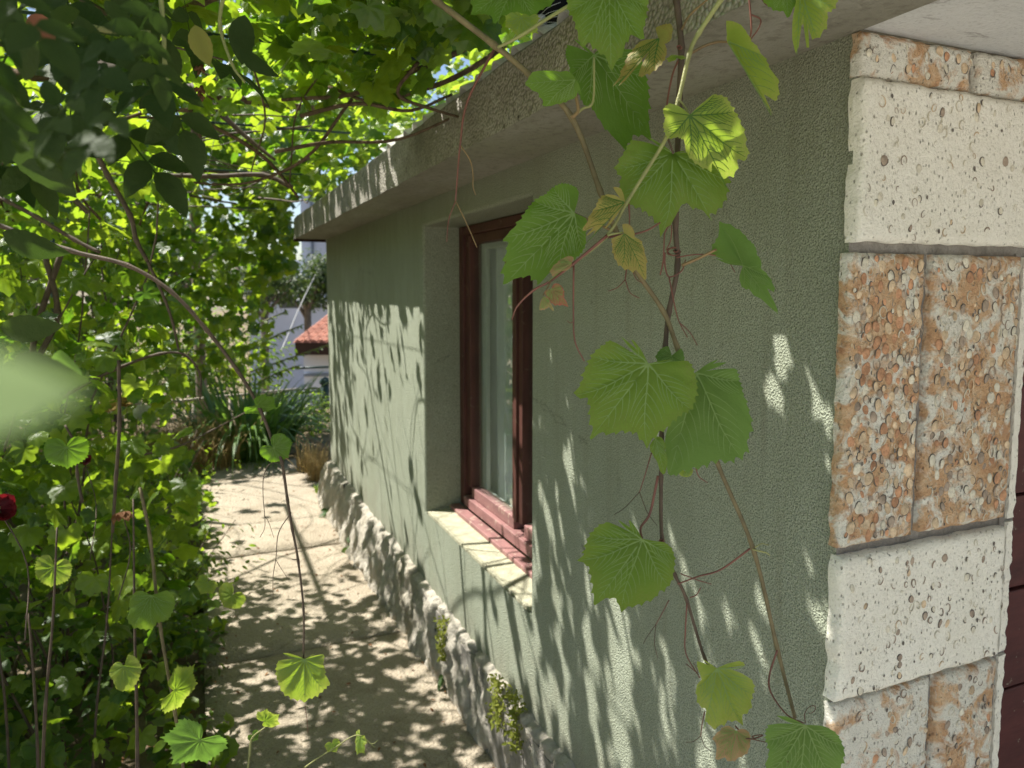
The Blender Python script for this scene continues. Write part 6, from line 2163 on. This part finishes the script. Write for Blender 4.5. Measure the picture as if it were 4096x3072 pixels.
a_ = at(305, 300, 18.5)
tree('garden_tree', 'soft olive-green tree above the red roof in front of the tall building', (a_.x, a_.y, 0), 2.9, .95, 3000, 'fol_far', (.07, .13), cz=1.65)
a_ = at(345, 300, 19.0)
tree('garden_tree', 'second olive-green tree behind the red roof next to the wall', (a_.x, a_.y, 0), 2.9, 1.1, 2600, 'fol_far', (.07, .13), cz=1.75)
a_ = at(262, 315, 17.5)
tree('garden_tree', 'green tree between the utility pole and the white building', (a_.x, a_.y, 0), 3.0, 1.1, 2800, 'fol_far', (.07, .13), cz=1.6)
for i, (px, d, h, cr, lab) in enumerate(((30, 22, 6, 2.6, 'tall dark tree far off at the left of the garden'), (110, 26, 6.5, 3.0, 'broad dark tree behind the evergreen bush'),
                                         (190, 24, 5.0, 2.2, 'dark tree behind the utility pole'), (-70, 24, 6.5, 3, 'dark tree beyond the left edge of the garden'))):
    a_ = at(px, 300, d)
    tree('dark_tree', lab, (a_.x, a_.y, 0), h, cr, 2600, 'fol_far', (.14, .26), group='dark trees beyond the garden', trunk_r=.2, cz=h*.5)

# sprig with pinnate leaves reaching in front of the bungalow
sp = thing('ailanthus_branch', 'leafy branch with feathered leaves reaching in front of the red roof', 'branch')
bpts = [((250, 372), (290, 358), (330, 344)), ((250, 350), (275, 336), (300, 326)), ((245, 400), (285, 392), (318, 388)), ((240, 335), (262, 322), (285, 312)),
        ((255, 385), (275, 374), (297, 366))]
Ps, Ns, Ys, Ss = [], [], [], []
for pts in bpts:
    W = [at(x, y, 8.2) for x, y in pts]
    S_ = spline(W, 8)
    m_ = MB(); m_.tube(S_, [.008, ]*len(S_), 5); m_.build('twig', M['cane_green'], sp, True)
    for i in range(1, len(S_)):
        d_ = (S_[i]-S_[i-1]).normalized()
        for sgn in (1, -1):
            Ps.append(S_[i]); Ys.append(d_*.5+UP*sgn*.8+Vector((0, 0, -.3))); Ns.append(Vector((random.uniform(-.5, .3), -.2+random.uniform(-.4, .4), 1))); Ss.append(.10*(1.1-.5*i/len(S_)))
Ps, Ns, Ys, Ss = [np.array([tuple(v) if hasattr(v, '__len__') else v for v in q], dtype=float) for q in (Ps, Ns, Ys, Ss)]
leaf_objects('leaf', [oval_leaf(4, .42, .2, .3)], Ps, frames(Ns, Ys), Ss, M['fol_shrub'], sp, 'leaflet')

# ------------------------------------------------------------------ cat on the roof
ct = thing('cat', 'black cat with white chin and whiskers looking over the roof edge', 'cat')


def skin_body(name, verts, edges, radii, mats, parent, root=0, sub=2):
    me = bpy.data.meshes.new(name)
    me.from_pydata([tuple(v) for v in verts], edges, [])
    for m_ in mats: me.materials.append(m_)
    o = obj(name, me, parent)
    sk = o.modifiers.new('skin', 'SKIN')
    lay = me.skin_vertices[0].data
    for i, r in enumerate(radii):
        rr_ = r if hasattr(r, '__len__') else (r, r)
        lay[i].radius = rr_
    lay[root].use_root = True
    sk.use_smooth_shade = True
    ss = o.modifiers.new('sub', 'SUBSURF'); ss.levels = sub; ss.render_levels = sub
    return o


hc = atf(2195, 20, 1.66)      # head centre
hd = Vector((-.62, -.30, -.38)).normalized()   # looks down at the path
sx_ = hd.cross(Vector((0, 0, 1))).normalized()
uph = sx_.cross(hd).normalized()
ny_ = Vector((.85, -.52, .06)).normalized()
neck = hc-hd*.06+Vector((.03, 0, .0))
sh = hc+Vector((.13, -.02, .035))
mid = sh+Vector((.12, -.10, .045)); hip = mid+Vector((.12, -.10, .03))
VV = [sh, neck, hc, hc+hd*.035, hc+hd*.060-uph*.008, mid, hip,
      sh+Vector((-.02, -.06, -.03)), sh+Vector((-.10, -.08, -.055)), sh+Vector((-.02, .06, -.03)), sh+Vector((-.10, .06, -.055)),
      hip+Vector((.02, -.08, -.04)), hip+Vector((-.05, -.12, -.06)), hip+Vector((.06, .06, -.03)), hip+Vector((.0, .10, -.04)),
      hip+Vector((.10, -.06, -.01)), hip+Vector((.16, -.16, .0)), hip+Vector((.14, -.28, .02))]
EE = [(0, 1), (1, 2), (2, 3), (3, 4), (0, 5), (5, 6), (0, 7), (7, 8), (0, 9), (9, 10), (6, 11), (11, 12), (6, 13), (13, 14), (6, 15), (15, 16), (16, 17)]
RR = [.062, .040, .046, .036, .018, .072, .068, .026, .016, .026, .016, .034, .018, .034, .018, .018, .014, .010]
skin_body('body', VV, EE, RR, [M['cat_black']], ct)
mz = hc+hd*.062-uph*.020
b = MB()
for s_ in (-1, 1):
    b.tube([mz+sx_*s_*.009-hd*.010, mz+sx_*s_*.009+hd*.004, mz+sx_*s_*.009+hd*.012], [.012, .0125, .005], 10)
b.tube([mz-uph*.022-hd*.02, mz-uph*.014+hd*.002, mz-uph*.012+hd*.008], [.014, .012, .004], 10)
b.build('chin', M['cat_white'], ct, True)
b = MB(); b.tube([mz+hd*.010+uph*.008, mz+hd*.016+uph*.010], [.005, .003], 8); b.build('nose', M['leaf_red'], ct, True)
for s_ in (-1, 1):
    e0 = hc+hd*.004+uph*.040+sx_*s_*.026
    b = MB(); b.add([e0+sx_*.014, e0-sx_*.014, e0+hd*.010+uph*.002, e0+uph*.036+sx_*s_*.008, e0-hd*.008], [(0, 2, 3), (2, 1, 3), (1, 4, 3), (4, 0, 3)]); b.build('ear', M['cat_black'], ct)
    e1 = hc+hd*.040+uph*.014+sx_*s_*.020
    b = MB(); b.tube([e1-hd*.004, e1, e1+hd*.005], [.006, .007, .003], 10); b.build('eye', M['eye'], ct, True)
    for k in range(5):
        w0 = mz+sx_*s_*.014+hd*.004+uph*(.004*(k-2))
        w1 = w0+sx_*s_*.035+uph*(.006*(k-2))+hd*.008; w2 = w0+sx_*s_*.062+uph*(.010*(k-2)-.006)-hd*.004
        b = MB(); b.tube(spline([w0, w1, w2], 5), .00045, 4); b.build('whisker', M['whisker'], ct, True)
